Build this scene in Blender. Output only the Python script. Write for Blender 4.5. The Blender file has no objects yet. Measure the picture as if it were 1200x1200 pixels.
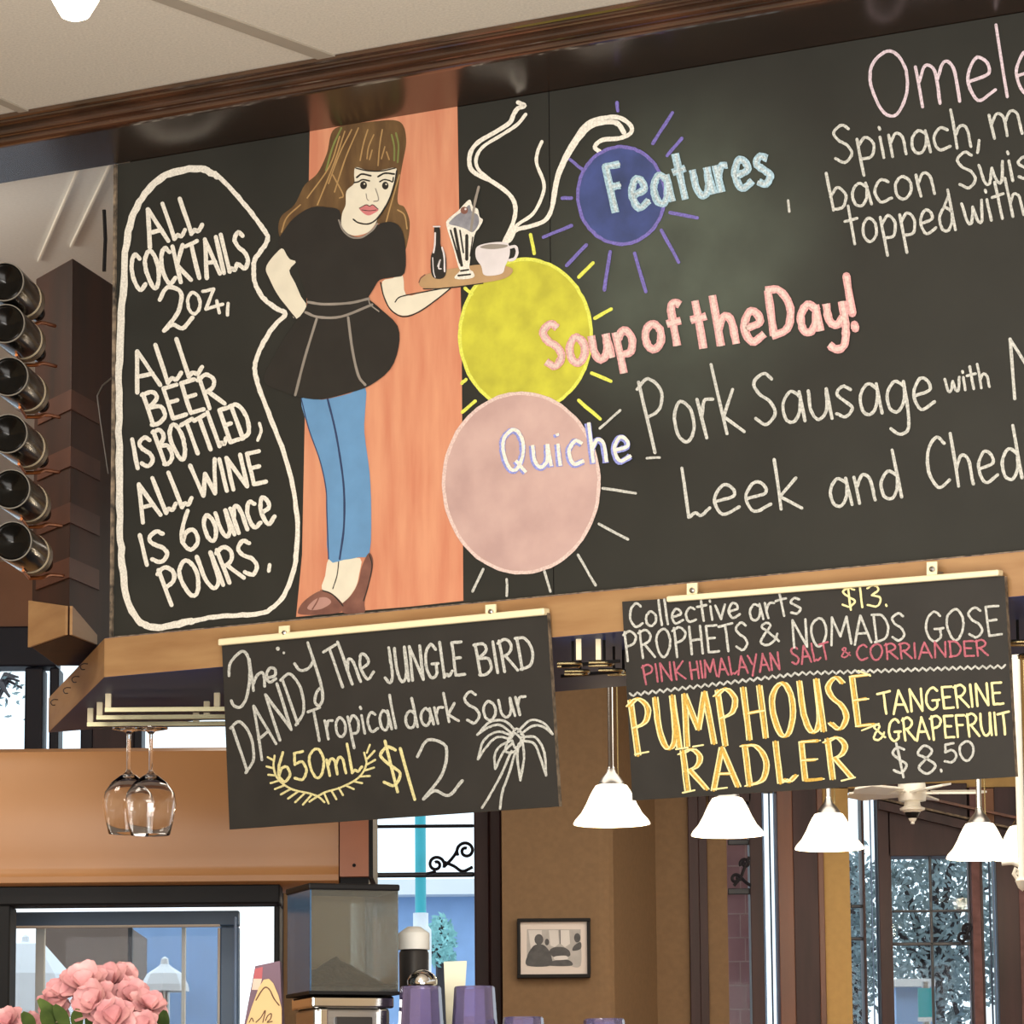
import bpy, bmesh, math, random
from mathutils import Vector, Matrix
from mathutils.geometry import tessellate_polygon
random.seed(7)
S = bpy.context.scene
COL = S.collection

# ------------------------------------------------------------------ camera
F = 4700.0                                   # focal length in pixels of the 1200 px frame
PITCH, ROLL, EYE = math.atan(800.0 / F), -0.008, 1.30
RM = Matrix.Rotation(math.pi / 2 + PITCH, 3, 'X') @ Matrix.Rotation(ROLL, 3, 'Z')
CAM = Vector((0, 0, EYE))
cd = bpy.data.cameras.new('camera')
cd.sensor_width = 36.0
cd.lens = 36.0 * F / 1200.0
cd.clip_end = 200
cam = bpy.data.objects.new('camera', cd)
COL.objects.link(cam)
cam.matrix_world = Matrix.Translation(CAM) @ RM.to_4x4()
S.camera = cam

# ------------------------------------------------------------------ light
S.view_settings.view_transform = 'Standard'
S.view_settings.look = 'None'
S.view_settings.gamma = 1.0
S.view_settings.use_curve_mapping = False
S.view_settings.exposure = 0.0
W = bpy.data.worlds.new('sky')
S.world = W
W.use_nodes = True
W.node_tree.nodes['Background'].inputs[0].default_value = (0.84, 0.94, 1.0, 1)
W.node_tree.nodes['Background'].inputs[1].default_value = 1.7


def area(name, loc, target, sx, sy, power, colr):
    l = bpy.data.lights.new(name, 'AREA')
    l.shape = 'RECTANGLE'
    l.size, l.size_y, l.energy, l.color = sx, sy, power, colr
    o = bpy.data.objects.new(name, l)
    COL.objects.link(o)
    o.location = loc
    o.rotation_euler = (Vector(target) - Vector(loc)).to_track_quat('-Z', 'Y').to_euler()
    return o


area('front_fill', (0.3, -3.2, 1.7), (0.2, 8, 2.6), 6.0, 2.6, 470, (1.0, 0.98, 0.95))  # added fill behind the camera, not an actual window
area('board_fill', (-1.2, 2.6, 3.40), (-0.3, 7.6, 2.4), 2.4, 1.2, 115, (1.0, 0.95, 0.87))  # added overhead fill aimed at the menu board, no fixture there
area('ceiling_fill', (-0.4, 3.6, 0.9), (-0.4, 4.4, 3.4), 3.0, 2.4, 140, (1.0, 0.97, 0.92))  # added fill from below the view, put in to brighten the ceiling
area('bar_fill', (0.6, 11.0, 3.25), (0.6, 11.6, 0), 3.0, 1.5, 48, (1.0, 0.90, 0.76))  # unseen fill added for the back of the room
area('header_fill', (-1.7, 8.3, 3.2), (-0.9, 9.6, 2.1), 0.6, 0.3, 8, (1.0, 0.90, 0.76))  # unseen fill added in front of the tan header


# ------------------------------------------------------------------ pixel geometry: where the photograph's points stand in the room
def ray(px, py):
    return RM @ Vector(((px - 600) / F, (600 - py) / F, -1))


def at(px, py, Y):
    d = ray(px, py)
    return CAM + d * (Y / d.y)


def on_z(px, py, z):
    d = ray(px, py)
    return CAM + d * ((z - EYE) / d.z)


def on_plane(px, py, p0, n):
    d = ray(px, py)
    return CAM + d * ((p0 - CAM).dot(n) / d.dot(n))


def lin(c):
    return tuple(((v / 255) / 12.92 if v / 255 <= 0.04045 else ((v / 255 + 0.055) / 1.055) ** 2.4) for v in c)


# ------------------------------------------------------------------ materials
def mat(name, c, rough=0.5, metal=0.0, vary=0.12, scale=8.0, bump=0.0, spec=0.5, c2=None, stretch=(1, 1, 1), emit=None, estr=0.0, coat=0.0, detail=6.0):
    m = bpy.data.materials.new(name)
    m.use_nodes = True
    nt = m.node_tree
    b = nt.nodes['Principled BSDF']
    b.inputs['Roughness'].default_value = rough
    b.inputs['Metallic'].default_value = metal
    b.inputs['Specular IOR Level'].default_value = spec
    b.inputs['Coat Weight'].default_value = coat
    b.inputs['Coat Roughness'].default_value = 0.08
    tc = nt.nodes.new('ShaderNodeTexCoord')
    mp = nt.nodes.new('ShaderNodeMapping')
    mp.inputs['Scale'].default_value = stretch
    nz = nt.nodes.new('ShaderNodeTexNoise')
    nz.inputs['Scale'].default_value = scale
    nz.inputs['Detail'].default_value = detail
    nt.links.new(tc.outputs['Object'], mp.inputs[0])
    nt.links.new(mp.outputs[0], nz.inputs[0])
    a = lin(c)
    d = lin(c2) if c2 else tuple(v * (1 - vary) for v in a)
    if not c2:
        a = tuple(min(1, v * (1 + vary)) for v in a)
    rp = nt.nodes.new('ShaderNodeValToRGB')
    rp.color_ramp.elements[0].position = 0.32
    rp.color_ramp.elements[1].position = 0.68
    rp.color_ramp.elements[0].color = (*d, 1)
    rp.color_ramp.elements[1].color = (*a, 1)
    nt.links.new(nz.outputs[0], rp.inputs[0])
    nt.links.new(rp.outputs[0], b.inputs['Base Color'])
    if bump:
        bp = nt.nodes.new('ShaderNodeBump')
        bp.inputs['Strength'].default_value = bump
        bp.inputs['Distance'].default_value = 0.004
        nt.links.new(nz.outputs[0], bp.inputs['Height'])
        nt.links.new(bp.outputs[0], b.inputs['Normal'])
    if emit:
        b.inputs['Emission Color'].default_value = (*lin(emit), 1)
        b.inputs['Emission Strength'].default_value = estr
    return m


def clear(name, tint, gloss=0.08, rough=0.02):
    m = bpy.data.materials.new(name)
    m.use_nodes = True
    nt = m.node_tree
    nt.nodes.remove(nt.nodes['Principled BSDF'])
    t = nt.nodes.new('ShaderNodeBsdfTransparent')
    t.inputs[0].default_value = (*tint, 1)
    g = nt.nodes.new('ShaderNodeBsdfGlossy')
    g.inputs['Roughness'].default_value = rough
    lw = nt.nodes.new('ShaderNodeLayerWeight')
    lw.inputs[0].default_value = gloss * 4
    mx = nt.nodes.new('ShaderNodeMixShader')
    nt.links.new(lw.outputs['Fresnel'], mx.inputs[0])
    nt.links.new(t.outputs[0], mx.inputs[1])
    nt.links.new(g.outputs[0], mx.inputs[2])
    nt.links.new(mx.outputs[0], nt.nodes['Material Output'].inputs[0])
    return m


def milky(name, tint, body, frac, gloss=0.10, rough=0.05):
    m = clear(name, tint, gloss, rough)
    nt = m.node_tree
    mx = [n for n in nt.nodes if n.type == 'MIX_SHADER'][0]
    t = [n for n in nt.nodes if n.type == 'BSDF_TRANSPARENT'][0]
    d = nt.nodes.new('ShaderNodeBsdfDiffuse')
    d.inputs[0].default_value = (*lin(body), 1)
    m2 = nt.nodes.new('ShaderNodeMixShader')
    m2.inputs[0].default_value = frac
    nt.links.new(t.outputs[0], m2.inputs[1])
    nt.links.new(d.outputs[0], m2.inputs[2])
    nt.links.new(m2.outputs[0], mx.inputs[1])
    return m


def glassmat(name, col=(1, 1, 1), rough=0.0):
    m = bpy.data.materials.new(name)
    m.use_nodes = True
    b = m.node_tree.nodes['Principled BSDF']
    b.inputs['Base Color'].default_value = (*col, 1)
    b.inputs['Transmission Weight'].default_value = 1.0
    b.inputs['Roughness'].default_value = rough
    b.inputs['IOR'].default_value = 1.45
    return m


def chalk(name, c, under=(52, 50, 46), grain=0.28):
    m = mat(name, c, rough=0.95, scale=260, c2=tuple(int(c[i] * (1 - grain) + under[i] * grain) for i in range(3)), spec=0.1, detail=3)
    return m


M = {}


def slate(name, c, patch_tone, centre, radius, amount):
    """matt blackboard with a paler patch around a given centre"""
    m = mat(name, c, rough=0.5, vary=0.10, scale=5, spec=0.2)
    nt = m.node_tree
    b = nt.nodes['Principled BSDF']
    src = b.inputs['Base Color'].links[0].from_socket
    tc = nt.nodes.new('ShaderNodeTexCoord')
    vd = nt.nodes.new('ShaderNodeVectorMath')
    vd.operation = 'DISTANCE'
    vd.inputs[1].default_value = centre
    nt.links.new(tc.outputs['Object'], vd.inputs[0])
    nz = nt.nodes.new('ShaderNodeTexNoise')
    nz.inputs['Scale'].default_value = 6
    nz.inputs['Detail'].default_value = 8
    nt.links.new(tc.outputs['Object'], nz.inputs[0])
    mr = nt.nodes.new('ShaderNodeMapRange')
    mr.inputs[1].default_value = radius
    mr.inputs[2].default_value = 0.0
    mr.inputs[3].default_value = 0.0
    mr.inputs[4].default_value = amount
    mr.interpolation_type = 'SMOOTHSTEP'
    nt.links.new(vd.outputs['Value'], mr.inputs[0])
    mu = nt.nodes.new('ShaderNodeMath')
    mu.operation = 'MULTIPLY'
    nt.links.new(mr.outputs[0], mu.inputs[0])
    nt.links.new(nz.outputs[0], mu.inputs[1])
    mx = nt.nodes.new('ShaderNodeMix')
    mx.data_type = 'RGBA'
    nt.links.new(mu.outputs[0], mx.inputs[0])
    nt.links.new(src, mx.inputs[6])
    mx.inputs[7].default_value = (*lin(patch_tone), 1)  # paler tone, strongest at the patch centre
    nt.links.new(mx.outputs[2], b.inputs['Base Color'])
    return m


M['ceil'] = mat('ceiling_tile', (204, 199, 186), 0.9, scale=180, vary=0.10, bump=0.3)
M['ceil_in'] = mat('inner_ceiling_tile', (218, 220, 218), 0.9, scale=120, vary=0.03)
M['tbar'] = mat('ceiling_bar_beige', (158, 150, 136), 0.7, vary=0.05)
M['white'] = mat('white_paint', (232, 230, 222), 0.6, vary=0.03)
M['crown'] = mat('crown_dark_wood', (70, 43, 29), 0.16, scale=6, c2=(34, 21, 15), stretch=(1, 1, 8), spec=0.8, coat=0.4)
M['gloss'] = mat('gloss_dark_wood', (44, 30, 22), 0.26, scale=5, vary=0.25, spec=0.55, coat=0.0)
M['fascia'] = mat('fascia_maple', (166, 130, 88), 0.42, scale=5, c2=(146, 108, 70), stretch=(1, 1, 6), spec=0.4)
M['soffit'] = mat('soffit_dark', (52, 66, 116), 0.5, vary=0.15, scale=3, spec=0.2)  # blue in the base colour stands in for reflected window light
M['rack'] = mat('rack_dark_wood', (64, 35, 24), 0.55, scale=3, c2=(36, 22, 17), stretch=(3, 3, 0.6), spec=0.25)
M['shelf'] = mat('rack_red_wood', (92, 54, 38), 0.5, scale=5, c2=(66, 36, 25), spec=0.3)
M['hood'] = mat('tan_gloss_plaster', (190, 138, 90), 0.36, scale=2.5, vary=0.07, spec=0.4, bump=0.02)
M['copper'] = mat('brown_panel', (176, 106, 66), 0.4, vary=0.08)
M['wall'] = mat('tan_wall', (128, 102, 74), 0.85, scale=60, vary=0.06)
M['wall_y'] = mat('ochre_wall', (186, 152, 96), 0.85, scale=40, vary=0.05)
M['wall_b'] = mat('brown_wall', (140, 102, 80), 0.85, vary=0.06)
M['frame'] = mat('dark_window_wood', (66, 42, 42), 0.45, scale=4, c2=(42, 26, 26), stretch=(4, 4, 0.5), spec=0.3)
M['frame2'] = mat('red_window_wood', (116, 68, 40), 0.4, scale=4, c2=(88, 50, 32), stretch=(4, 4, 0.5))
M['navy'] = mat('dark_navy_frame', (24, 24, 38), 0.5, vary=0.1, spec=0.3)
M['line'] = mat('slate_line', (66, 84, 110), 0.5, vary=0.1, spec=0.3)
M['brick_in'] = mat('inner_brick', (116, 84, 84), 0.9, scale=30, c2=(92, 64, 64))  # darker brick tone for the strips set among the frames
M['rim'] = mat('bottle_rim', (112, 106, 96), 0.35)
M['black'] = mat('black_paint', (17, 15, 16), 0.55, vary=0.15, spec=0.25)
M['iron'] = mat('black_iron', (22, 24, 36), 0.4, vary=0.1)
M['pane'] = clear('window_glass', (0.95, 0.98, 1.0), 0.025)
M['floor'] = mat('floor_wood', (150, 112, 78), 0.5, scale=4, stretch=(1, 8, 1))
M['sidewall'] = mat('cream_wall', (214, 196, 166), 0.85, vary=0.04)
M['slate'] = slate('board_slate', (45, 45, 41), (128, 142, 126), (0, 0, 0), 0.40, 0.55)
M['slate_edge'] = mat('board_edge', (34, 31, 28), 0.6)
M['signslate'] = mat('sign_slate', (47, 45, 42), 0.55, vary=0.12, scale=9, spec=0.25)
M['worn'] = mat('worn_pale_edge', (150, 132, 110), 0.8, scale=60, c2=(50, 44, 38))
M['rail'] = mat('cream_rail', (240, 226, 186), 0.4, vary=0.04)
M['chrome'] = mat('chrome', (214, 212, 208), 0.12, 1.0, vary=0.03)
M['steel'] = mat('brushed_steel', (168, 166, 164), 0.3, 1.0, vary=0.08, stretch=(1, 1, 20))
M['railbrass'] = mat('dull_rail_metal', (140, 134, 108), 0.35, 1.0, vary=0.06)
M['brass'] = mat('pale_brass', (206, 188, 140), 0.25, 1.0, vary=0.06)
M['ch_white'] = chalk('chalk_white', (236, 231, 218), grain=0.16)
M['ch_soft'] = chalk('chalk_soft_white', (206, 206, 198), grain=0.30)
M['ch_lilac'] = chalk('chalk_lilac_white', (220, 202, 210), grain=0.25)
M['ch_cream'] = chalk('chalk_cream', (232, 222, 160), grain=0.2)
M['ch_yellow'] = chalk('chalk_yellow', (222, 178, 84), grain=0.22)
M['ch_paley'] = chalk('chalk_pale_yellow', (244, 232, 170), grain=0.12)
M['ch_pink'] = chalk('chalk_pink', (226, 170, 168), grain=0.25)
M['ch_rose'] = chalk('chalk_rose', (192, 106, 120), grain=0.3)
M['ch_aqua'] = chalk('chalk_aqua', (172, 206, 222), grain=0.3)
M['ch_aqua2'] = chalk('chalk_pale_aqua', (206, 224, 230), grain=0.4)
M['ch_blue'] = chalk('chalk_blue', (150, 158, 226), grain=0.25)
M['ch_violet'] = chalk('chalk_violet', (124, 114, 190), grain=0.3)
M['ch_lemon'] = chalk('chalk_lemon', (222, 226, 96), grain=0.15)
M['ch_blush'] = chalk('chalk_blush', (226, 200, 192), grain=0.2)
M['p_salmon'] = mat('paint_salmon', (208, 146, 112), 0.6, scale=5, c2=(194, 124, 94), stretch=(8, 8, 1))
M['p_hair'] = mat('paint_hair', (108, 82, 48), 0.6, scale=14, c2=(84, 60, 34), stretch=(3, 3, 1))
M['p_hairl'] = mat('paint_hair_light', (166, 132, 84), 0.6)
M['p_hairg'] = mat('paint_hair_green', (118, 124, 66), 0.6)
M['p_skin'] = mat('paint_skin', (218, 211, 190), 0.6, vary=0.04, scale=30)
M['p_black'] = mat('paint_black', (34, 32, 29), 0.5, vary=0.12, scale=20)
M['p_gray'] = mat('paint_gray', (140, 132, 122), 0.6)
M['p_cream'] = mat('paint_cloud_gray', (150, 150, 156), 0.6, scale=40, c2=(112, 112, 120))
M['p_jeans'] = mat('paint_jeans', (96, 142, 184), 0.6, scale=18, vary=0.07)
M['p_navy'] = mat('paint_navy_line', (40, 56, 92), 0.6)
M['p_lips'] = mat('paint_lips', (198, 118, 118), 0.6)
M['p_shoe'] = mat('paint_shoe', (128, 86, 72), 0.6, scale=30, c2=(104, 66, 56))
M['p_shoel'] = mat('paint_shoe_light', (176, 134, 122), 0.6)
M['p_tray'] = mat('paint_tray', (172, 140, 100), 0.6, scale=20, vary=0.1)
M['p_cup'] = mat('paint_cup', (212, 206, 206), 0.6, scale=30, vary=0.05)
M['p_blue'] = mat('paint_blue_sun', (62, 76, 132), 0.7, scale=14, c2=(44, 56, 92))
M['p_yellow'] = mat('paint_yellow_sun', (196, 194, 58), 0.7, scale=22, c2=(172, 168, 50))
M['p_pink'] = mat('paint_pink_sun', (196, 166, 158), 0.75, scale=10, c2=(176, 146, 140))
M['bottle'] = mat('dark_bottle_glass', (13, 12, 10), 0.18, vary=0.2, spec=0.22)
M['label'] = mat('bottle_label', (206, 190, 160), 0.7, vary=0.05)
M['foil'] = mat('bottle_dark_label', (60, 46, 34), 0.5, c2=(110, 92, 66), scale=40)
M['copperwire'] = mat('copper_wire', (170, 104, 62), 0.4, 1.0)
M['wineglass'] = glassmat('wine_glass_crystal')
M['shade'] = mat('lit_shade_glass', (255, 246, 228), 0.5, vary=0.0, emit=(255, 240, 214), estr=1.5)
M['hopper'] = milky('hopper_plastic', (0.84, 0.88, 0.88), (190, 194, 190), 0.06)
M['hopper_b'] = milky('hopper_blue_plastic', (0.58, 0.72, 0.90), (96, 138, 180), 0.50, 0.06)
M['beans'] = mat('coffee_beans', (70, 52, 40), 0.5, scale=90, c2=(34, 25, 20), bump=1.0)
M['tumbler'] = milky('purple_plastic', (0.84, 0.81, 0.97), (152, 138, 198), 0.34, 0.12, 0.08)
M['card'] = mat('cream_card', (246, 242, 214), 0.7, vary=0.03)
M['carton'] = mat('mauve_carton', (120, 92, 110), 0.6)
M['cartonp'] = mat('pink_stripe', (190, 92, 100), 0.6)
M['cartonc'] = mat('cream_stripe', (236, 208, 190), 0.6)
M['crest'] = mat('tan_crest', (232, 196, 138), 0.6, vary=0.05)
M['brown'] = mat('brown_ink', (104, 66, 36), 0.6)
M['matb'] = mat('picture_mat', (226, 216, 210), 0.8, vary=0.02)
M['photo'] = mat('photo_grey', (176, 172, 170), 0.4, scale=30, vary=0.1)
M['photod'] = mat('photo_dark', (42, 40, 42), 0.4, scale=40, c2=(72, 70, 70))
M['photol'] = mat('photo_light', (214, 210, 208), 0.4)
M['petal'] = mat('rose_petal', (222, 168, 166), 0.6, scale=30, c2=(186, 122, 126))
M['leaf'] = mat('leaf_green', (92, 112, 52), 0.5, scale=20, c2=(48, 66, 30))
M['vase'] = clear('vase_glass', (0.85, 0.92, 0.9), 0.1)
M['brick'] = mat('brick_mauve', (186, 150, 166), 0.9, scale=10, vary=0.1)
M['mortar'] = mat('mortar', (206, 186, 196), 0.9)
M['greybrown'] = mat('grey_brown_wall', (128, 112, 102), 0.9, vary=0.05)
M['turq'] = mat('turquoise_post', (64, 178, 190), 0.5, vary=0.08)
M['bldg'] = mat('blue_grey_building', (150, 182, 226), 0.9, vary=0.06)
M['bldg_w'] = mat('white_building', (236, 240, 244), 0.9, vary=0.02)
M['foliage'] = mat('pale_foliage', (140, 196, 196), 0.8, scale=6, vary=0.2)
M['tree'] = mat('garden_leaf', (150, 170, 176), 0.7, scale=6, c2=(88, 106, 108))
M['bark'] = mat('bark', (60, 54, 56), 0.9)
M['asphalt'] = mat('asphalt', (150, 152, 158), 0.9)
M['slateblue'] = mat('slate_blue_frame', (72, 104, 138), 0.4, vary=0.1, scale=4)
M['fan'] = mat('cream_fan', (250, 246, 234), 0.35, vary=0.03)
M['counter'] = mat('counter_top', (96, 84, 76), 0.4, scale=30, vary=0.2)
M['dark'] = mat('dark_plastic', (44, 40, 38), 0.4, vary=0.1)


# ------------------------------------------------------------------ mesh helpers
class MB:
    """collects shapes in world coordinates and links them as one mesh object"""

    def __init__(s):
        s.v, s.f, s.m, s.mats = [], [], [], []

    def mi(s, m):
        if m not in s.mats:
            s.mats.append(m)
        return s.mats.index(m)

    def add(s, vs, fs, m):
        b, k = len(s.v), s.mi(m)
        s.v += [Vector(v) for v in vs]
        s.f += [tuple(b + i for i in f) for f in fs]
        s.m += [k] * len(fs)

    def box(s, lo, hi, m):
        x0, y0, z0 = lo
        x1, y1, z1 = hi
        s.add([(x0, y0, z0), (x1, y0, z0), (x1, y1, z0), (x0, y1, z0), (x0, y0, z1), (x1, y0, z1), (x1, y1, z1), (x0, y1, z1)],
              [(0, 3, 2, 1), (4, 5, 6, 7), (0, 1, 5, 4), (1, 2, 6, 5), (2, 3, 7, 6), (3, 0, 4, 7)], m)

    def obox(s, o, a, b, c, m):
        """box from corner o along the three edge vectors"""
        o, a, b, c = Vector(o), Vector(a), Vector(b), Vector(c)
        s.add([o, o + a, o + a + b, o + b, o + c, o + a + c, o + a + b + c, o + b + c],
              [(0, 3, 2, 1), (4, 5, 6, 7), (0, 1, 5, 4), (1, 2, 6, 5), (2, 3, 7, 6), (3, 0, 4, 7)], m)

    def pbox(s, x0, x1, y0, y1, Ya, Yb, m):
        """box whose front stands at depth Ya over that stretch of the view"""
        ym, xm = (y0 + y1) / 2, (x0 + x1) / 2
        if y1 > 1300:                                # tall pieces: width as seen at their visible stretch
            ym = min(ym, 1085)
        X0, X1 = at(x0, ym, Ya).x, at(x1, ym, Ya).x
        s.box((X0, Ya, at(xm, y1, Ya).z), (X1, Yb, at(xm, y0, Ya).z), m)

    def prism(s, poly, ext, m, side=None):
        """planar polygon (3D points) pushed along ext"""
        n = len(poly)
        poly = [Vector(p) for p in poly]
        tri = tessellate_polygon([poly])
        e = Vector(ext)
        s.add(poly + [p + e for p in poly], [t for t in tri] + [tuple(n + i for i in reversed(t)) for t in tri], m)
        b = len(s.v) - 2 * n
        k = s.mi(side or m)
        for i in range(n):
            j = (i + 1) % n
            s.f.append((b + i, b + j, b + n + j, b + n + i))
            s.m.append(k)

    def lathe(s, p, axis, prof, m, n=24, up=None):
        """profile of (distance along axis, radius)"""
        p, a = Vector(p), Vector(axis).normalized()
        q = a.cross(Vector((0, 0, 1)) if abs(a.z) < 0.9 else Vector((1, 0, 0))).normalized()
        r = a.cross(q)
        vs, fs = [], []
        for t, rad in prof:
            for i in range(n):
                w = 2 * math.pi * i / n
                vs.append(p + a * t + (q * math.cos(w) + r * math.sin(w)) * max(rad, 1e-5))
        for k in range(len(prof) - 1):
            for i in range(n):
                j = (i + 1) % n
                fs.append((k * n + i, k * n + j, (k + 1) * n + j, (k + 1) * n + i))
        s.add(vs, fs, m)

    def tube(s, pts, r, m, n=8):
        pts = [Vector(p) for p in pts]
        vs, fs = [], []
        prev = None
        for i, p in enumerate(pts):
            d = (pts[min(i + 1, len(pts) - 1)] - pts[max(i - 1, 0)]).normalized()
            q = d.cross(Vector((0, 0, 1)) if abs(d.z) < 0.95 else Vector((1, 0, 0))).normalized() if prev is None else (prev - d * prev.dot(d)).normalized()
            prev = q
            w = d.cross(q)
            rr = r[i] if isinstance(r, (list, tuple)) else r
            for k in range(n):
                a = 2 * math.pi * k / n
                vs.append(p + (q * math.cos(a) + w * math.sin(a)) * rr)
        for i in range(len(pts) - 1):
            for k in range(n):
                j = (k + 1) % n
                fs.append((i * n + k, i * n + j, (i + 1) * n + j, (i + 1) * n + k))
        fs.append(tuple(reversed(range(n))))
        fs.append(tuple((len(pts) - 1) * n + k for k in range(n)))
        s.add(vs, fs, m)

    def build(s, name, parent=None, smooth=False, loc=None, bevel=0.0):
        me = bpy.data.meshes.new(name)
        if parent is not None:
            base = wloc(parent)
        elif loc is not None:
            base = Vector(loc)
        else:
            xs = [v.x for v in s.v]
            ys = [v.y for v in s.v]
            zs = [v.z for v in s.v]
            base = Vector(((min(xs) + max(xs)) / 2, (min(ys) + max(ys)) / 2, min(zs)))
        me.from_pydata([v - base for v in s.v], [], s.f)
        for m in s.mats:
            me.materials.append(m)
        me.polygons.foreach_set('material_index', s.m)
        if smooth:
            me.polygons.foreach_set('use_smooth', [True] * len(s.f))
        me.update()
        bm = bmesh.new()
        bm.from_mesh(me)
        bmesh.ops.recalc_face_normals(bm, faces=bm.faces)
        bm.to_mesh(me)
        bm.free()
        o = bpy.data.objects.new(name, me)
        COL.objects.link(o)
        if parent is not None:
            o.parent = parent
        else:
            o.location = base
        if bevel:
            b = o.modifiers.new('bevel', 'BEVEL')
            b.width, b.segments, b.limit_method = bevel, 2, 'ANGLE'
        if smooth and hasattr(me, 'set_sharp_from_angle'):
            me.set_sharp_from_angle(angle=math.radians(40))
        return o


def wloc(o):
    v = Vector(o.location)
    while o.parent:
        o = o.parent
        v += Vector(o.location)
    return v


def thing(name, label, cat, loc, group=None):
    o = bpy.data.objects.new(name, None)
    o.empty_display_size = 0.05
    COL.objects.link(o)
    o.location = loc
    return tag(o, label, cat, group)


def tag(o, label, cat, group=None):
    o['label'] = label
    o['category'] = cat
    if group:
        o['group'] = group
    return o


def struct(o):
    o['kind'] = 'structure'
    return o


def copy_tree(o, parent=None, move=(0, 0, 0)):
    kids = [c for c in bpy.data.objects if c.parent == o]
    c = o.copy()
    COL.objects.link(c)
    c.parent = parent
    if parent is None:
        c.location = Vector(o.location) + Vector(move)
    for k in kids:
        copy_tree(k, c)
    return c


def smooth_line(pts, closed=False, seg=5):
    if len(pts) < 3:
        return [Vector(p) for p in pts]
    P = [Vector(p) for p in pts]
    n = len(P)
    out = []
    rng = range(n) if closed else range(n - 1)
    for i in rng:
        a = P[(i - 1) % n] if closed or i > 0 else P[0] * 2 - P[1]
        b, c = P[i], P[(i + 1) % n]
        d = P[(i + 2) % n] if closed or i + 2 < n else c * 2 - b
        for k in range(seg):
            t = k / seg
            out.append(0.5 * ((2 * b) + (c - a) * t + (2 * a - 5 * b + 4 * c - d) * t * t + (3 * b - a - 3 * c + d) * t ** 3))
    if not closed:
        out.append(P[-1])
    return out


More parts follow.
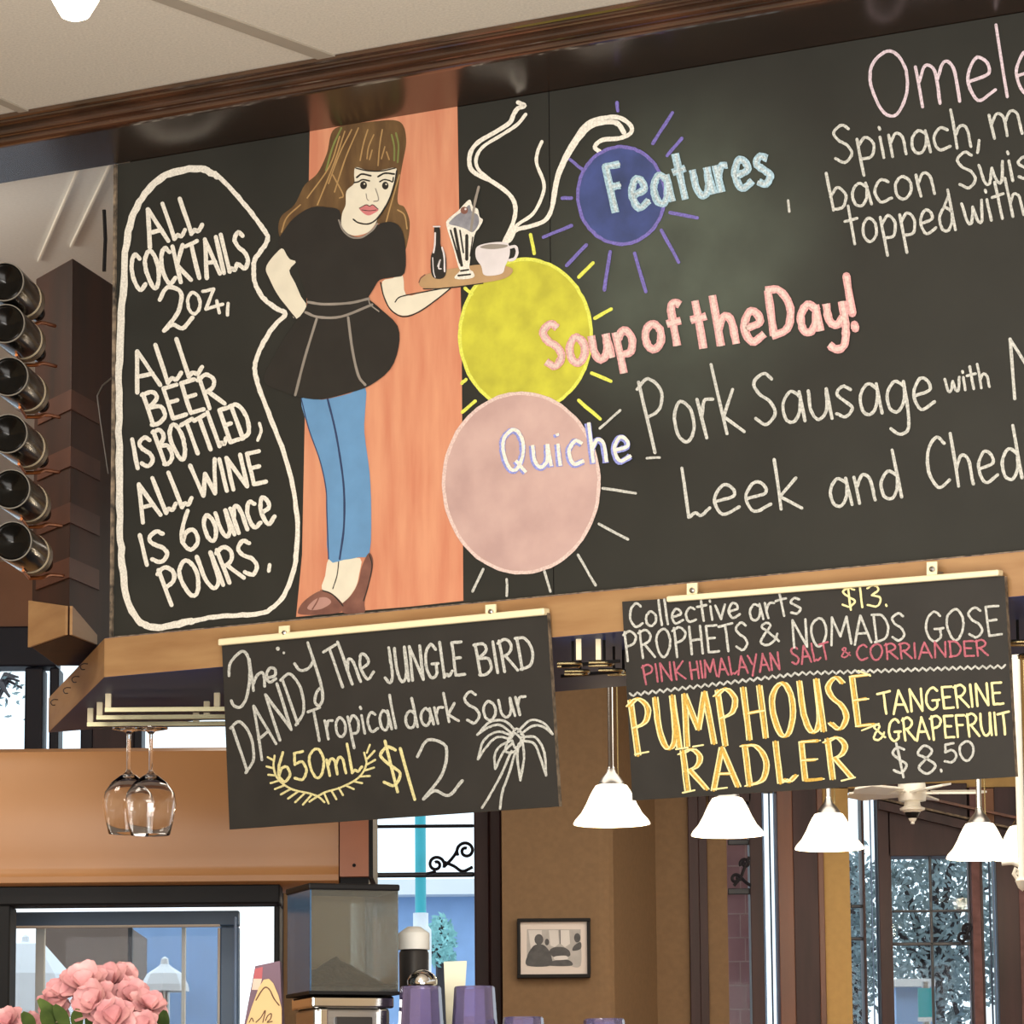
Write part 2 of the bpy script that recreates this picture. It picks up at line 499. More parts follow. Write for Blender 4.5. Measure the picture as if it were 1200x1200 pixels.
# ------------------------------------------------------------------ hand lettering: one skeleton per letter, 100 = capital height
O_ = [(32, 100), (10, 80), (6, 45), (18, 5), (36, 0), (54, 30), (58, 66), (48, 94)]
BOWL = [(44, 48), (26, 60), (8, 38), (10, 8), (26, 0), (40, 18), (45, 46)]
G = {
    'A': (64, ['s', (3, -4), (30, 100), (62, 0)], ['s', (13, 36), (52, 34)]),
    'B': (56, ['s', (10, 0), (6, 100)], ['c', (2, 98), (34, 98), (42, 76), (10, 54)], ['c', (10, 54), (46, 48), (50, 16), (26, 0), (6, 2)]),
    'C': (56, ['c', (50, 86), (34, 100), (12, 78), (6, 36), (24, 2), (52, 14)]),
    'D': (60, ['s', (12, 0), (8, 100)], ['c', (2, 100), (36, 96), (56, 56), (44, 12), (6, 0)]),
    'E': (50, ['s', (48, 98), (8, 98), (10, 2), (50, 2)], ['s', (9, 52), (38, 52)]),
    'F': (48, ['s', (46, 98), (8, 98), (12, 0)], ['s', (10, 54), (38, 54)]),
    'G': (62, ['c', (54, 84), (36, 100), (12, 78), (6, 34), (24, 2), (48, 12), (50, 40)], ['s', (32, 42), (60, 42)]),
    'H': (60, ['s', (10, 0), (8, 100)], ['s', (52, 0), (50, 100)], ['s', (8, 50), (52, 52)]),
    'I': (18, ['s', (10, 0), (8, 100)]),
    'J': (46, ['c', (34, 104), (36, 60), (36, 20), (22, 0), (4, 16)]),
    'K': (56, ['s', (10, 0), (8, 100)], ['s', (50, 98), (10, 46), (54, 0)]),
    'L': (48, ['s', (8, 104), (12, 0)], ['c', (12, 0), (24, 8), (34, 2), (50, 16)]),
    'M': (78, ['s', (4, 0), (12, 100), (38, 30), (64, 100), (74, 0)]),
    'N': (62, ['s', (8, 0), (8, 100), (54, 0), (54, 100)]),
    'O': (64, ['o'] + O_),
    'P': (54, ['s', (12, -6), (8, 100)], ['c', (2, 90), (28, 102), (50, 82), (40, 56), (10, 46)]),
    'Q': (66, ['o'] + O_, ['s', (36, 22), (60, -10)]),
    'R': (58, ['s', (12, 0), (8, 100)], ['c', (2, 92), (30, 102), (48, 82), (38, 58), (10, 48)], ['s', (22, 50), (58, 0)]),
    'S': (52, ['c', (46, 88), (30, 100), (8, 84), (16, 62), (38, 44), (46, 20), (26, 0), (4, 14)]),
    'T': (54, ['s', (0, 92), (54, 100)], ['s', (26, 96), (30, 0)]),
    'U': (58, ['c', (6, 100), (8, 36), (24, 0), (46, 20), (50, 100)], ['s', (50, 100), (54, 0)]),
    'W': (86, ['s', (2, 100), (24, 0), (44, 66), (62, 0), (84, 104)]),
    'Y': (58, ['s', (2, 100), (26, 46)], ['s', (56, 104), (18, -20)]),
    'a': (52, ['o'] + BOWL, ['s', (44, 58), (50, 0)]),
    'b': (50, ['s', (6, 100), (10, 0)], ['c', (8, 36), (28, 58), (46, 34), (34, 4), (10, 2)]),
    'c': (46, ['c', (42, 52), (24, 60), (6, 34), (16, 2), (44, 8)]),
    'd': (54, ['o'] + BOWL, ['s', (42, 104), (48, 0)]),
    'e': (50, ['c', (8, 28), (40, 36), (38, 54), (22, 60), (6, 32), (18, 0), (48, 12)]),
    'f': (40, ['c', (42, 94), (28, 102), (18, 84), (20, 0)], ['s', (2, 54), (38, 58)]),
    'g': (52, ['o'] + BOWL, ['c', (44, 58), (48, 0), (44, -36), (26, -44), (8, -32)]),
    'h': (50, ['s', (6, 104), (10, 0)], ['c', (9, 34), (24, 58), (40, 48), (44, 0)]),
    'i': (18, ['s', (8, 56), (10, 0)], ['s', (8, 82), (9, 76)]),
    'k': (48, ['s', (6, 104), (10, 0)], ['s', (40, 62), (10, 26), (46, -2)]),
    'l': (18, ['s', (6, 104), (10, 0)]),
    'm': (76, ['s', (6, 58), (10, 0)], ['c', (9, 36), (22, 58), (36, 48), (38, 2)], ['c', (38, 36), (52, 60), (66, 50), (70, 2)]),
    'n': (50, ['s', (6, 58), (10, 0)], ['c', (9, 36), (24, 60), (40, 48), (44, 2)]),
    'o': (50, ['o', (26, 60), (8, 42), (8, 12), (24, 0), (42, 16), (44, 44)]),
    'p': (52, ['s', (6, 58), (12, -40)], ['c', (8, 40), (28, 60), (46, 40), (38, 8), (12, 4)]),
    'r': (38, ['s', (6, 58), (10, 0)], ['c', (9, 32), (20, 54), (38, 54)]),
    's': (44, ['c', (38, 52), (22, 60), (8, 46), (24, 30), (38, 16), (22, 0), (4, 8)]),
    't': (40, ['s', (18, 98), (22, 0)], ['s', (2, 60), (38, 64)]),
    'u': (52, ['c', (6, 58), (8, 18), (22, 0), (40, 16), (44, 58)], ['s', (44, 58), (50, 0)]),
    'v': (44, ['s', (4, 58), (22, 0), (42, 58)]),
    'w': (70, ['c', (4, 58), (12, 8), (24, 4), (36, 44)], ['c', (36, 44), (44, 6), (56, 4), (66, 58)]),
    'y': (50, ['c', (6, 58), (10, 22), (26, 10), (42, 26)], ['c', (44, 60), (46, 0), (38, -36), (18, -42), (4, -30)]),
    'z': (62, ['s', (4, 58), (40, 60), (6, 8), (62, 14)], ['s', (44, 26), (46, -8)]),
    '0': (58, ['o'] + O_), '1': (20, ['s', (12, 0), (8, 100)]),
    '2': (60, ['c', (4, 74), (22, 100), (46, 84), (36, 40), (4, 0)], ['c', (4, 0), (22, 12), (40, 0), (62, 22)]),
    '3': (50, ['c', (6, 88), (28, 100), (42, 80), (20, 54)], ['c', (20, 54), (46, 40), (36, 2), (4, 10)]),
    '5': (54, ['s', (46, 98), (14, 96), (10, 56)], ['c', (10, 56), (38, 62), (50, 30), (32, 0), (4, 8)]),
    '6': (54, ['c', (32, 104), (12, 60), (6, 24), (24, 0), (46, 20), (40, 50), (20, 48), (8, 26)]),
    '8': (52, ['o', (28, 54), (8, 74), (26, 100), (44, 78), (26, 52), (6, 24), (26, 0), (48, 24)]),
    '$': (50, ['c', (44, 84), (26, 94), (8, 78), (24, 54), (44, 30), (26, 6), (4, 18)], ['s', (24, 108), (30, -10)]),
    '&': (62, ['c', (60, 12), (30, 60), (14, 84), (28, 100), (40, 84), (14, 40), (6, 14), (24, 0), (46, 16), (58, 44)]),
    ',': (20, ['s', (12, 14), (4, -18)]), '.': (18, ['s', (8, 6), (10, 0)]), '!': (20, ['s', (12, 104), (9, 30)], ['s', (8, 8), (9, 0)]),
    ' ': (26,),
}


class Ink:
    """strokes and fills drawn in the photograph's pixels, laid on a real surface"""

    def __init__(s, surf, off=0.0006, seed=1):
        s.mb, s.surf, s.off = MB(), surf, off
        s.rng = random.Random(seed)
        s.cnt = 0

    def P(s, p, k=0):
        return s.surf(p[0], p[1], s.off + k * 0.0003 + (s.cnt % 24) * 1.2e-5)

    def fill(s, pts, m, k=0, smooth=True, seg=5):
        q = smooth_line([(x, y) for x, y in pts], True, seg) if smooth else [Vector(p) for p in pts]
        tri = tessellate_polygon([[Vector((p.x, p.y, 0)) for p in q]])
        s.mb.add([s.P(p, k) for p in q], tri, m)

    def stroke(s, pts, w, m, k=0, smooth=True, closed=False, jit=0.0, seg=5, cap=True):
        s.cnt += 1
        q = smooth_line(pts, closed, seg) if smooth else [Vector(p) for p in pts]
        if jit:
            q = [p + Vector((s.rng.uniform(-jit, jit), s.rng.uniform(-jit, jit))) for p in q]
        if closed:
            q.append(q[0])
        r = w / 2
        L, R = [], []
        n = len(q)
        for i in range(n):
            d = q[min(i + 1, n - 1)] - q[max(i - 1, 0)]
            if closed and i in (0, n - 1):
                d = q[1] - q[n - 2]
            if d.length < 1e-6:
                d = Vector((1, 0))
            d.normalize()
            nn = Vector((-d.y, d.x))
            rr = r * (1 + s.rng.uniform(-0.10, 0.10))
            L.append(q[i] + nn * rr)
            R.append(q[i] - nn * rr)
        vs = [s.P(p, k) for p in L] + [s.P(p, k) for p in R]
        s.mb.add(vs, [(i, i + 1, n + i + 1, n + i) for i in range(n - 1)], m)
        if not closed and cap:
            for c in (q[0], q[-1]):
                s.dot(c, r, m, k, 8)

    def poly(s, pts, w, m, k=0, jit=0.0, cap=True):
        """straight strokes with round corners"""
        if not cap:
            for c in pts[1:-1]:
                s.dot(c, w / 2, m, k, 8)
        for a, b in zip(pts, pts[1:]):
            mid = [Vector(a).lerp(Vector(b), t) for t in (0, .33, .66, 1)]
            s.stroke(mid, w, m, k, False, jit=jit, cap=cap)

    def dot(s, c, r, m, k=0, n=10, ry=None):
        ry = ry or r
        s.cnt += 1
        s.mb.add([s.P((c[0] + r * math.cos(2 * math.pi * i / n), c[1] + ry * math.sin(2 * math.pi * i / n)), k) for i in range(n)], [tuple(range(n))], m)

    def word(s, text, x0, y0, x1, y1, h, w, m, k=0, up=None, jit=0.25, gap=5, double=None, cap=True):
        a, b = Vector((x0, y0)), Vector((x1, y1))
        tot = sum(G[c][0] for c in text) + gap * (len(text) - 1)
        ux = (b - a) / tot
        d = (b - a).normalized()
        u = Vector(up).normalized() * (h / 100) if up else Vector((d.y, -d.x)) * (h / 100)
        x = 0
        for ch in text:
            g = G[ch]
            for st in g[1:]:
                pts = [a + ux * (x + p[0]) + u * p[1] for p in st[1:]]
                offs = [(0, w, m)] if not double else double
                for dx, ww, mm in offs:
                    qq = [p + d * dx for p in pts]
                    if st[0] == 's':
                        s.poly(qq, ww, mm, k, jit, cap)
                    else:
                        s.stroke(qq, ww, mm, k, True, st[0] == 'o', jit, cap=cap)
            x += g[0] + gap

    def build(s, name, parent):
        return s.mb.build(name, parent)


# ------------------------------------------------------------------ the menu board's plane
P0 = at(133, 748, 8.10)
dv = ray(-7443, 1465)
U = -Vector((dv.x, dv.y, 0)).normalized()            # along the board towards the right and the viewer
N = Vector((U.y, -U.x, 0))
if N.y > 0:
    N = -N                                           # out of the board towards the room
ZB = P0.z
ZT = on_plane(137, 192, P0, N).z


def board(px, py, off=0.0):
    return on_plane(px, py, P0 + N * off, N)


def bp(u, z, off=0.0):
    q = P0 + U * u + N * off
    return Vector((q.x, q.y, z))


def ucoord(p):
    return (p - P0).dot(U)


UEND = ucoord(board(1500, 640))
USEAM = ucoord(board(646, 400))
LV = ray(-500, 1462)
LV = Vector((LV.x, LV.y, 0)).normalized()            # the bulkhead's left side runs away along this
ZC = EYE + 2.165                                     # main ceiling
ZI = ZT + 0.02                                       # ceiling behind the bulkhead
YB = 13.5                                            # back wall

# ------------------------------------------------------------------ room shell
mb = MB()
mb.box((-5, -4, -0.05), (6, YB + 0.3, 0), M['floor'])
struct(mb.build('floor'))
mb = MB()                                            # main ceiling: from the bulkhead's moulding out over the dining room
q0, q1 = bp(-6, 0, 0.26), bp(6, 0, 0.26)
mb.prism([(q0.x, q0.y, ZC), (q1.x, q1.y, ZC), (6.0, -4, ZC), (-5.0, -4, ZC)], (0, 0, 0.06), M['ceil'])
o = struct(mb.build('ceiling'))
for i, (a, b, w) in enumerate((((200, 0), (375, 63), 0.02), ((0, 117), (30, 130), 0.012))):
    mb = MB()
    A, B = on_z(*a, ZC), on_z(*b, ZC)
    d = (B - A).normalized()
    s = Vector((-d.y, d.x, 0)) * w
    E = B + d * 0.10
    mb.obox(A - d * 3 - s + Vector((0, 0, -0.004)), E - A + d * 3, s * 2, (0, 0, 0.006), M['tbar'])
    struct(mb.build('trim_%d' % (4 + i)))
mb = MB()
q0, q1 = bp(-6, 0, 0.02), bp(6, 0, 0.02)
mb.prism([(q0.x, q0.y, ZI), (q1.x, q1.y, ZI), (6.0, YB + 0.2, ZI), (-5.0, YB + 0.2, ZI)], (0, 0, 0.06), M['ceil_in'])
struct(mb.build('ceiling_rear'))
for i, (a, b) in enumerate((((93, 193), (45, 304)), ((131, 187), (83, 287)))):
    mb = MB()
    A, B = on_z(*a, ZI), on_z(*b, ZI)
    d = (B - A).normalized()
    s = Vector((-d.y, d.x, 0)) * 0.0022
    mb.obox(A - s - Vector((0, 0, 0.008)), B - A, s * 2, (0, 0, 0.008), M['white'])
    struct(mb.build('trim_%d' % (6 + i)))

# crown moulding and the glossy ledge it projects from, running past the board to the left
mb = MB()
prof = [(0.0, ZT), (0.228, ZT)]
base = [(0.228, ZT), (0.246, ZT + 0.014), (0.262, ZT + 0.030), (0.282, ZT + 0.044), (0.300, ZC - 0.010)]
for (pa_, za_), (pb_, zb2) in zip(base, base[1:]):
    for i in range(1, 7):                            # each step a small roll
        t = i / 6
        b_ = math.sin(t * math.pi) * 0.008
        prof.append((pa_ + (pb_ - pa_) * t + b_ * 0.75, za_ + (zb2 - za_) * t - b_ * 0.45))
prof += [(0.306, ZC - 0.008), (0.308, ZC - 0.001), (0.0, ZC - 0.001)]
u0, u1 = -3.0, UEND + 0.3
vs = [bp(u0, z, p) for p, z in prof] + [bp(u1, z, p) for p, z in prof]
n = len(prof)
for i in range(n):
    j = (i + 1) % n
    mb.add([vs[i], vs[j], vs[n + j], vs[n + i]], [(0, 1, 2, 3)], M['gloss'] if i == 0 else M['crown'])
struct(mb.build('trim_1'))
# bulkhead body behind the board and the slab under it
mb = MB()
mb.prism([bp(0.015, ZB, -0.022), bp(UEND, ZB, -0.022), bp(UEND, ZB, -0.12), bp(0.015, ZB, -0.12)], (0, 0, ZI - ZB), M['slate_edge'])
struct(mb.build('wall_bulkhead'))
ZS = on_plane(122, 795, P0, N).z
cs = board(122, 770, 0.012)
A = Vector((cs.x, cs.y, ZS))
Bq = bp(UEND, ZS, 0.012)
SLAB_A = A.copy()
D1 = A + LV * 1.0
D2 = Bq + LV * 1.0
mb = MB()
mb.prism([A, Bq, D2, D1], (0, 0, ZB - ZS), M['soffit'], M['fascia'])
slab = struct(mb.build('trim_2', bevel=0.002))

# side walls, closed wall behind the camera
mb = MB(); mb.box((-5.1, -4, 0), (-5, YB, ZC), M['sidewall']); struct(mb.build('wall_left'))
mb = MB(); mb.box((6, -4, 0), (6.1, YB, ZC), M['sidewall']); struct(mb.build('wall_right'))
mb = MB(); mb.box((-5, -4.1, 0), (6, -4, ZC), M['sidewall']); struct(mb.build('wall_front'))

# ------------------------------------------------------------------ back wall with its openings
T = 0.16
wb = MB()
wb.pbox(-1400, 1640, 600, 772, YB, YB + T, M['wall_b'])                 # head over every window on the left
wb.pbox(105, 158, 772, 985, YB, YB + T, M['frame'])                    # post between the left windows
wb.pbox(330, 432, 772, 1880, YB, YB + T, M['wall'])
wb.pbox(432, 590, 772, 925, YB, YB + T, M['wall'])
wb.pbox(586, 812, 772, 1880, YB, YB + T, M['wall'])
wb.pbox(812, 1640, 772, 922, YB, YB + T, M['wall_y'])
wb.pbox(1142, 1640, 922, 962, YB - 0.01, YB + T, M['wall_b'])
wb.pbox(830, 853, 922, 1880, YB, YB + T, M['wall'])
wb.pbox(966, 997, 922, 1880, YB, YB + T, M['wall_y'])
wb.pbox(1215, 1640, 922, 1880, YB, YB + T, M['wall_y'])
wb.pbox(-1400, -330, 772, 1880, YB, YB + T, M['wall_b'])
wb.pbox(-330, 330, 1480, 1880, YB, YB + T, M['wall_b'])
wb.pbox(432, 590, 1420, 1880, YB, YB + T, M['wall'])
struct(wb.build('wall_back'))
# nearer length of tan wall whose rounded right end turns back to the main wall
mb = MB()
YN = YB - 0.5
xa, xm_, xb = at(588, 1000, YN).x, at(712, 1000, YN).x, at(768, 1000, YB).x
pts = [(xa, YB + 0.05, 0), (xa, YN, 0), (xm_ - 0.03, YN, 0), (xm_ - 0.012, YN + 0.003, 0), (xm_ + 0.004, YN + 0.010, 0), (xm_ + 0.018, YN + 0.022, 0), (xb, YB, 0), (xb, YB + 0.05, 0)]
mb.prism(pts, (0, 0, ZI), M['wall'])
struct(mb.build('wall_back_step'))


def win(n, frame_m, bars, panes, Y=YB - 0.02, depth=0.14):
    r = bpy.data.objects.new('window_%d' % n, None)
    COL.objects.link(r)
    r.location = at(bars[0][0], bars[0][2], Y)
    struct(r)
    f = MB()
    for b in bars:
        thin = len(b) > 4 and b[4] in (M['iron'], M['line'], M['bldg'])
        f.pbox(b[0], b[1], b[2], b[3], Y + (0.05 if thin else 0), Y + (0.065 if thin else depth), b[4] if len(b) > 4 else frame_m)
    struct(f.build('frame', r, bevel=0.006))
    for p in panes:
        g = MB()
        g.pbox(p[0], p[1], p[2], p[3], Y + depth * 0.6, Y + depth * 0.6 + 0.006, M['pane'])
        struct(g.build('pane', r))
    return r


win(1, M['navy'], [(-330, 66, 735, 782), (28, 49, 782, 985), (57, 68, 782, 985), (-330, -300, 782, 1480), (-330, 66, 975, 990)], [(-300, 58, 782, 985)])
win(2, M['navy'], [(68, 108, 745, 766), (94, 108, 766, 985), (66, 108, 975, 990)], [(68, 95, 766, 985)])
win(3, M['navy'], [(156, 166, 766, 985), (156, 332, 766, 790), (322, 332, 766, 1480), (156, 332, 975, 990)], [(164, 325, 780, 985)])
w4 = win(4, M['frame'], [(428, 440, 925, 1450), (556, 574, 920, 1450), (574, 588, 920, 1450, M['frame']), (440, 556, 966, 970, M['iron']), (440, 556, 1022, 1028, M['iron'])],
         [(440, 556, 925, 1450)])
# iron scroll in the corner of window 4
YS = YB - 0.03


def scroll(pts, r, Y=YS):
    mbx = MB()
    for s_ in pts:
        q = smooth_line(s_, seg=6)
        mbx.tube([at(p.x, p.y, Y) for p in q], r, M['iron'], 6)
    return mbx


def spiral(cx, cy, r0, a0, turns, sgn=1, n=16):
    return [(cx + r0 * (1 - 0.75 * i / n) * math.cos(a0 + sgn * i / n * turns * 2 * math.pi), cy + r0 * (1 - 0.75 * i / n) * math.sin(a0 + sgn * i / n * turns * 2 * math.pi)) for i in range(n + 1)]


sc = scroll([spiral(511, 1013, 10, 0.4, 1.4, -1), spiral(546, 997, 11, 2.6, 1.4, 1), [(520, 1016), (528, 1008), (534, 1000), (537, 992)], [(520, 1010), (532, 1015), (542, 1021), (554, 1016)],
             [(511, 1021), (505, 1023), (500, 1024)]], 0.006)
struct(sc.build('iron_scroll', w4, smooth=True))
# right-hand row of tall windows
w5_ = win(5, M['frame'], [(808, 820, 922, 1880), (820, 830, 922, 1880), (880, 895, 922, 1880, M['frame']), (913, 931, 922, 1880, M['frame2']), (931, 960, 922, 1880, M['frame']), (960, 967, 922, 1880, M['frame2']),  # narrow reddish bar stands in for a highlight along the dark frame
                    (830, 880, 922, 940), (895, 897.5, 922, 1880, M['bldg']), (903, 905, 922, 1880, M['line']), (908.5, 910, 922, 1880, M['bldg']), (853, 882, 984, 990, M['iron']), (853, 882, 1041, 1048, M['iron'])], [(853, 881, 940, 1880), (895, 913, 922, 1880)])
sc = scroll([spiral(862, 1030, 6, 0.4, 1.3, -1), spiral(873, 1012, 6, 2.6, 1.3, 1), [(860, 1038), (868, 1028), (872, 1018), (878, 1004)], [(868, 1028), (874, 1034), (880, 1038)]], 0.006)
struct(sc.build('iron_scroll', w5_, smooth=True))
w6 = win(6, M['frame'], [(1031, 1046, 922, 1880), (1040, 1134, 918, 1003), (1090, 1093.5, 1003, 1880, M['iron']), (1046, 1140, 1066, 1069, M['iron']), (1046, 1140, 1104, 1108, M['iron']),
                         (1136, 1140, 1003, 1880, M['iron']), (1012, 1015, 922, 1880, M['frame']), (997, 1013, 1060, 1064, M['iron']), (997, 1013, 1098, 1102, M['iron']), (1022, 1023.5, 922, 1880, M['bldg']), (1027.5, 1029, 922, 1880, M['line'])],
         [(997, 1012, 922, 1880), (1015, 1031, 922, 1880), (1046, 1140, 1003, 1880)])
sc = scroll([spiral(1128, 1099, 7, 0.4, 1.3, -1), spiral(1134, 1088, 6, 2.6, 1.3, 1), [(1126, 1106), (1132, 1098), (1137, 1082)]], 0.006)
struct(sc.build('iron_scroll', w6, smooth=True))
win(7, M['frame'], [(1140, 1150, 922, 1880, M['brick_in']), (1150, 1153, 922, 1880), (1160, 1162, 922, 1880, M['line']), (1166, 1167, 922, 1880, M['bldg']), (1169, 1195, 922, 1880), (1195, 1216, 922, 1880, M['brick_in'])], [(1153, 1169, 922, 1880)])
# sloping mouldings over windows 6 and 7
mb = MB()
for a, b, w, m in (((1030, 938), (1216, 982), 10, M['frame']), ((1030, 934), (1216, 976), 2.5, M['worn']), ((1060, 928), (1216, 962), 3, M['frame2'])):
    A, B = at(*a, YB - 0.05), at(*b, YB - 0.05)
    mb.obox(A, B - A, (0, 0.03, 0), (0, 0, -w / 345), m)
struct(mb.build('trim_3'))

# ------------------------------------------------------------------ tan header over the pass-through, with its framed glazed door
YH = 9.6
mb = MB()
zt, zb = at(150, 874, YH).z, at(150, 1037, YH).z
xl, xr = -4.95, at(397, 1000, YH).x
prof = [(YH + 0.30, zb), (YH + 0.30, zt), (YH + 0.05, zt), (YH + 0.012, zt - 0.012)]
for i in range(11):
    t = i / 10
    prof.append((YH + 0.004 - 0.02 * math.sin(t * math.pi * 0.8), zt - 0.03 - t * (zt - zb - 0.075)))
prof += [(YH - 0.008, zb + 0.030), (YH - 0.016, zb + 0.020), (YH - 0.014, zb + 0.006), (YH, zb)]
n = len(prof)
vs = [(xl, y, z) for y, z in prof] + [(xr, y, z) for y, z in prof]
mb.add(vs, [(i, (i + 1) % n, n + (i + 1) % n, n + i) for i in range(n)] + [tuple(range(n)), tuple(range(2 * n - 1, n - 1, -1))], M['hood'])
struct(mb.build('wall_header', smooth=True))
mb = MB()
mb.pbox(398, 432, 900, 1027, YH - 0.03, YH + 0.3, M['copper'])
mb.pbox(432, 437, 900, 1028, YH - 0.031, YH + 0.3, M['black'])
mb.pbox(399, 432, 1028, 1037, YH, YH + 0.25, M['black'])
mb.lathe(at(415, 1014, YH - 0.03), (0, -1, 0), [(0, 0.0045), (0.003, 0.004), (0.004, 0)], M['black'], 10)
struct(mb.build('wall_header_end'))
mb = MB()                                         # black frame of the opening
mb.pbox(-300, 328, 1038, 1061, YH + 0.02, YH + 0.14, M['black'])
mb.pbox(-12, 12, 1061, 1880, YH + 0.02, YH + 0.14, M['black'])
mb.pbox(321, 328, 1061, 1880, YH + 0.02, YH + 0.14, M['black'])
struct(mb.build('trim_8', bevel=0.004))
mb = MB()
mb.pbox(-1200, -12, 1061, 1940, YH + 0.03, YH + 0.2, M['hood'])
struct(mb.build('wall_header_side'))
# glazed door standing beyond the opening
YD = 10.2
dr = bpy.data.objects.new('door_1', None); COL.objects.link(dr); dr.location = at(150, 1900, YD); struct(dr)
mb = MB()
mb.pbox(-20, 280, 1068, 1086, YD, YD + 0.05, M['slateblue'])
mb.pbox(258, 280, 1086, 1900, YD, YD + 0.05, M['slateblue'])
mb.pbox(-20, 14, 1086, 1900, YD, YD + 0.05, M['slateblue'])
mb.pbox(14, 258, 1084, 1087, YD - 0.012, YD, M['white'])
mb.pbox(255, 258, 1087, 1900, YD - 0.012, YD, M['white'])
mb.pbox(274, 277, 1074, 1900, YD - 0.012, YD, M['bldg'])
struct(mb.build('door_frame', dr, bevel=0.004))
mb = MB()
mb.pbox(14, 258, 1086, 1900, YD + 0.02, YD + 0.026, M['pane'])
struct(mb.build('door_glass', dr))
mb = MB()
mb.pbox(150, 155, 1087, 1900, YD + 0.03, YD + 0.06, M['iron'])
mb.pbox(213, 217, 1087, 1900, YD + 0.03, YD + 0.06, M['white'])
mb.pbox(42, 52, 1087, 1900, YD + 0.03, YD + 0.06, M['white'])
struct(mb.build('glazing_bar', dr))

# ------------------------------------------------------------------ outside the windows
mb = MB(); mb.box((-30, YB + 0.4, -0.1), (30, 60, 0), M['asphalt']); struct(mb.build('ground'))
mb = MB()
mb.pbox(52, 151, 1086, 1500, 16.0, 16.8, M['greybrown'])
tag(mb.build('building'), 'brown building wall beyond the glazed door at lower left', 'building')
mb = MB()
mb.pbox(156, 262, 1086, 1560, 17.0, 17.8, M['bldg'])
tag(mb.build('building'), 'pale blue building behind the right pane of the glazed door', 'building')
b = thing('building', 'blue grey building with a low roof outside the window behind the coffee grinder', 'building', at(520, 1500, 24))
mb = MB(); mb.pbox(440, 600, 1048, 1520, 24, 27, M['bldg']); mb.build('wall', b)
mb = MB(); mb.pbox(436, 600, 1030, 1048, 23.8, 27, M['bldg_w']); mb.build('roof', b)
p = thing('street_post', 'turquoise post outside the window behind the coffee grinder', 'post', at(493, 1560, 19))
mb = MB(); q = at(493, 1070, 19); mb.lathe((q.x, q.y, q.z), (0, 0, 1), [(0, 0), (0, 0.026), (1.2, 0.026), (1.2, 0)], M['turq'], 16); mb.build('post', p, True)
mb = MB(); mb.lathe((q.x, q.y, 0), (0, 0, 1), [(0, 0), (0, 0.05), (q.z - 0.08, 0.05), (q.z - 0.06, 0.036), (q.z, 0.036), (q.z, 0)], M['bldg_w'], 16); mb.build('base', p, True)


def patio_umbrella(cx, ytop, yrim, wpx, Y, label):
    r = thing('patio_umbrella', label, 'umbrella', at(cx, 1600, Y), 'white patio umbrellas outside')
    c, e = at(cx, ytop, Y), at(cx, yrim, Y)
    R_ = wpx * Y / F / 2
    h = c.z - e.z
    mbu = MB()
    mbu.lathe(c, (0, 0, -1), [(-0.03, 0.0), (-0.02, 0.014), (0, 0.016), (0.01, R_ * 0.30), (h * 0.35, R_ * 0.72), (h * 0.75, R_ * 0.95), (h, R_), (h, R_ * 0.97), (h * 0.72, R_ * 0.9), (h * 0.35, R_ * 0.66), (0.02, 0.02)], M['bldg_w'], 8)
    mbu.build('canopy', r)
    mbu = MB()
    mbu.lathe((c.x, c.y, wloc(r).z), (0, 0, 1), [(0, 0), (0, 0.02), (c.z - wloc(r).z - 0.02, 0.02), (c.z - wloc(r).z - 0.02, 0)], M['steel'], 12)
    mbu.build('pole', r, True)


patio_umbrella(193, 1130, 1162, 58, 15.0, 'small white patio umbrella seen through the right pane of the glazed door')
patio_umbrella(30, 1104, 1215, 150, 15.4, 'large white patio umbrella seen through the left pane of the glazed door')


def tree(name, label, cx, cy, Y, rx, ry, nleaf, lm, size, seed, group=None, trunk_to=1500, tr=1.0):
    rg = random.Random(seed)
    t = thing(name, label, 'tree', at(cx, trunk_to, Y), group)
    mbt = MB()
    c = at(cx, cy, Y)
    base = wloc(t)
    mbt.tube([base, base.lerp(c, 0.5) + Vector((0.03, 0, 0)), c], [0.06 * tr, 0.05 * tr, 0.03 * tr], M['bark'])
    k = Y / F
    for i in range(10):
        a = rg.uniform(0, 2 * math.pi)
        e = c + Vector((math.cos(a) * rx * k * .95, rg.uniform(-.3, .3), math.sin(a) * ry * k * .95))
        mbt.tube([c + Vector((0, 0, -ry * k * .5)), c.lerp(e, .5) + Vector((0, 0, .04)), e], [0.022, 0.014, 0.005], M['bark'], 6)
    mbt.build('trunk', t, True)
    mbl = MB()
    for i in range(nleaf):
        a, r = rg.uniform(0, 2 * math.pi), math.sqrt(rg.random())
        p_ = c + Vector((math.cos(a) * r * rx * k, rg.uniform(-.5, .5), math.sin(a) * r * ry * k))
        d1 = Vector((rg.uniform(-1, 1), rg.uniform(-.6, .6), rg.uniform(-1, 1))).normalized() * size * rg.uniform(.6, 1.3)
        d2 = d1.cross(Vector((rg.uniform(-.4, .4), 1, rg.uniform(-.4, .4)))).normalized() * size * .35
        mbl.add([p_ - d1, p_ + d2, p_ + d1, p_ - d2], [(0, 1, 2, 3)], lm)
    mbl.build('foliage', t)
    return t


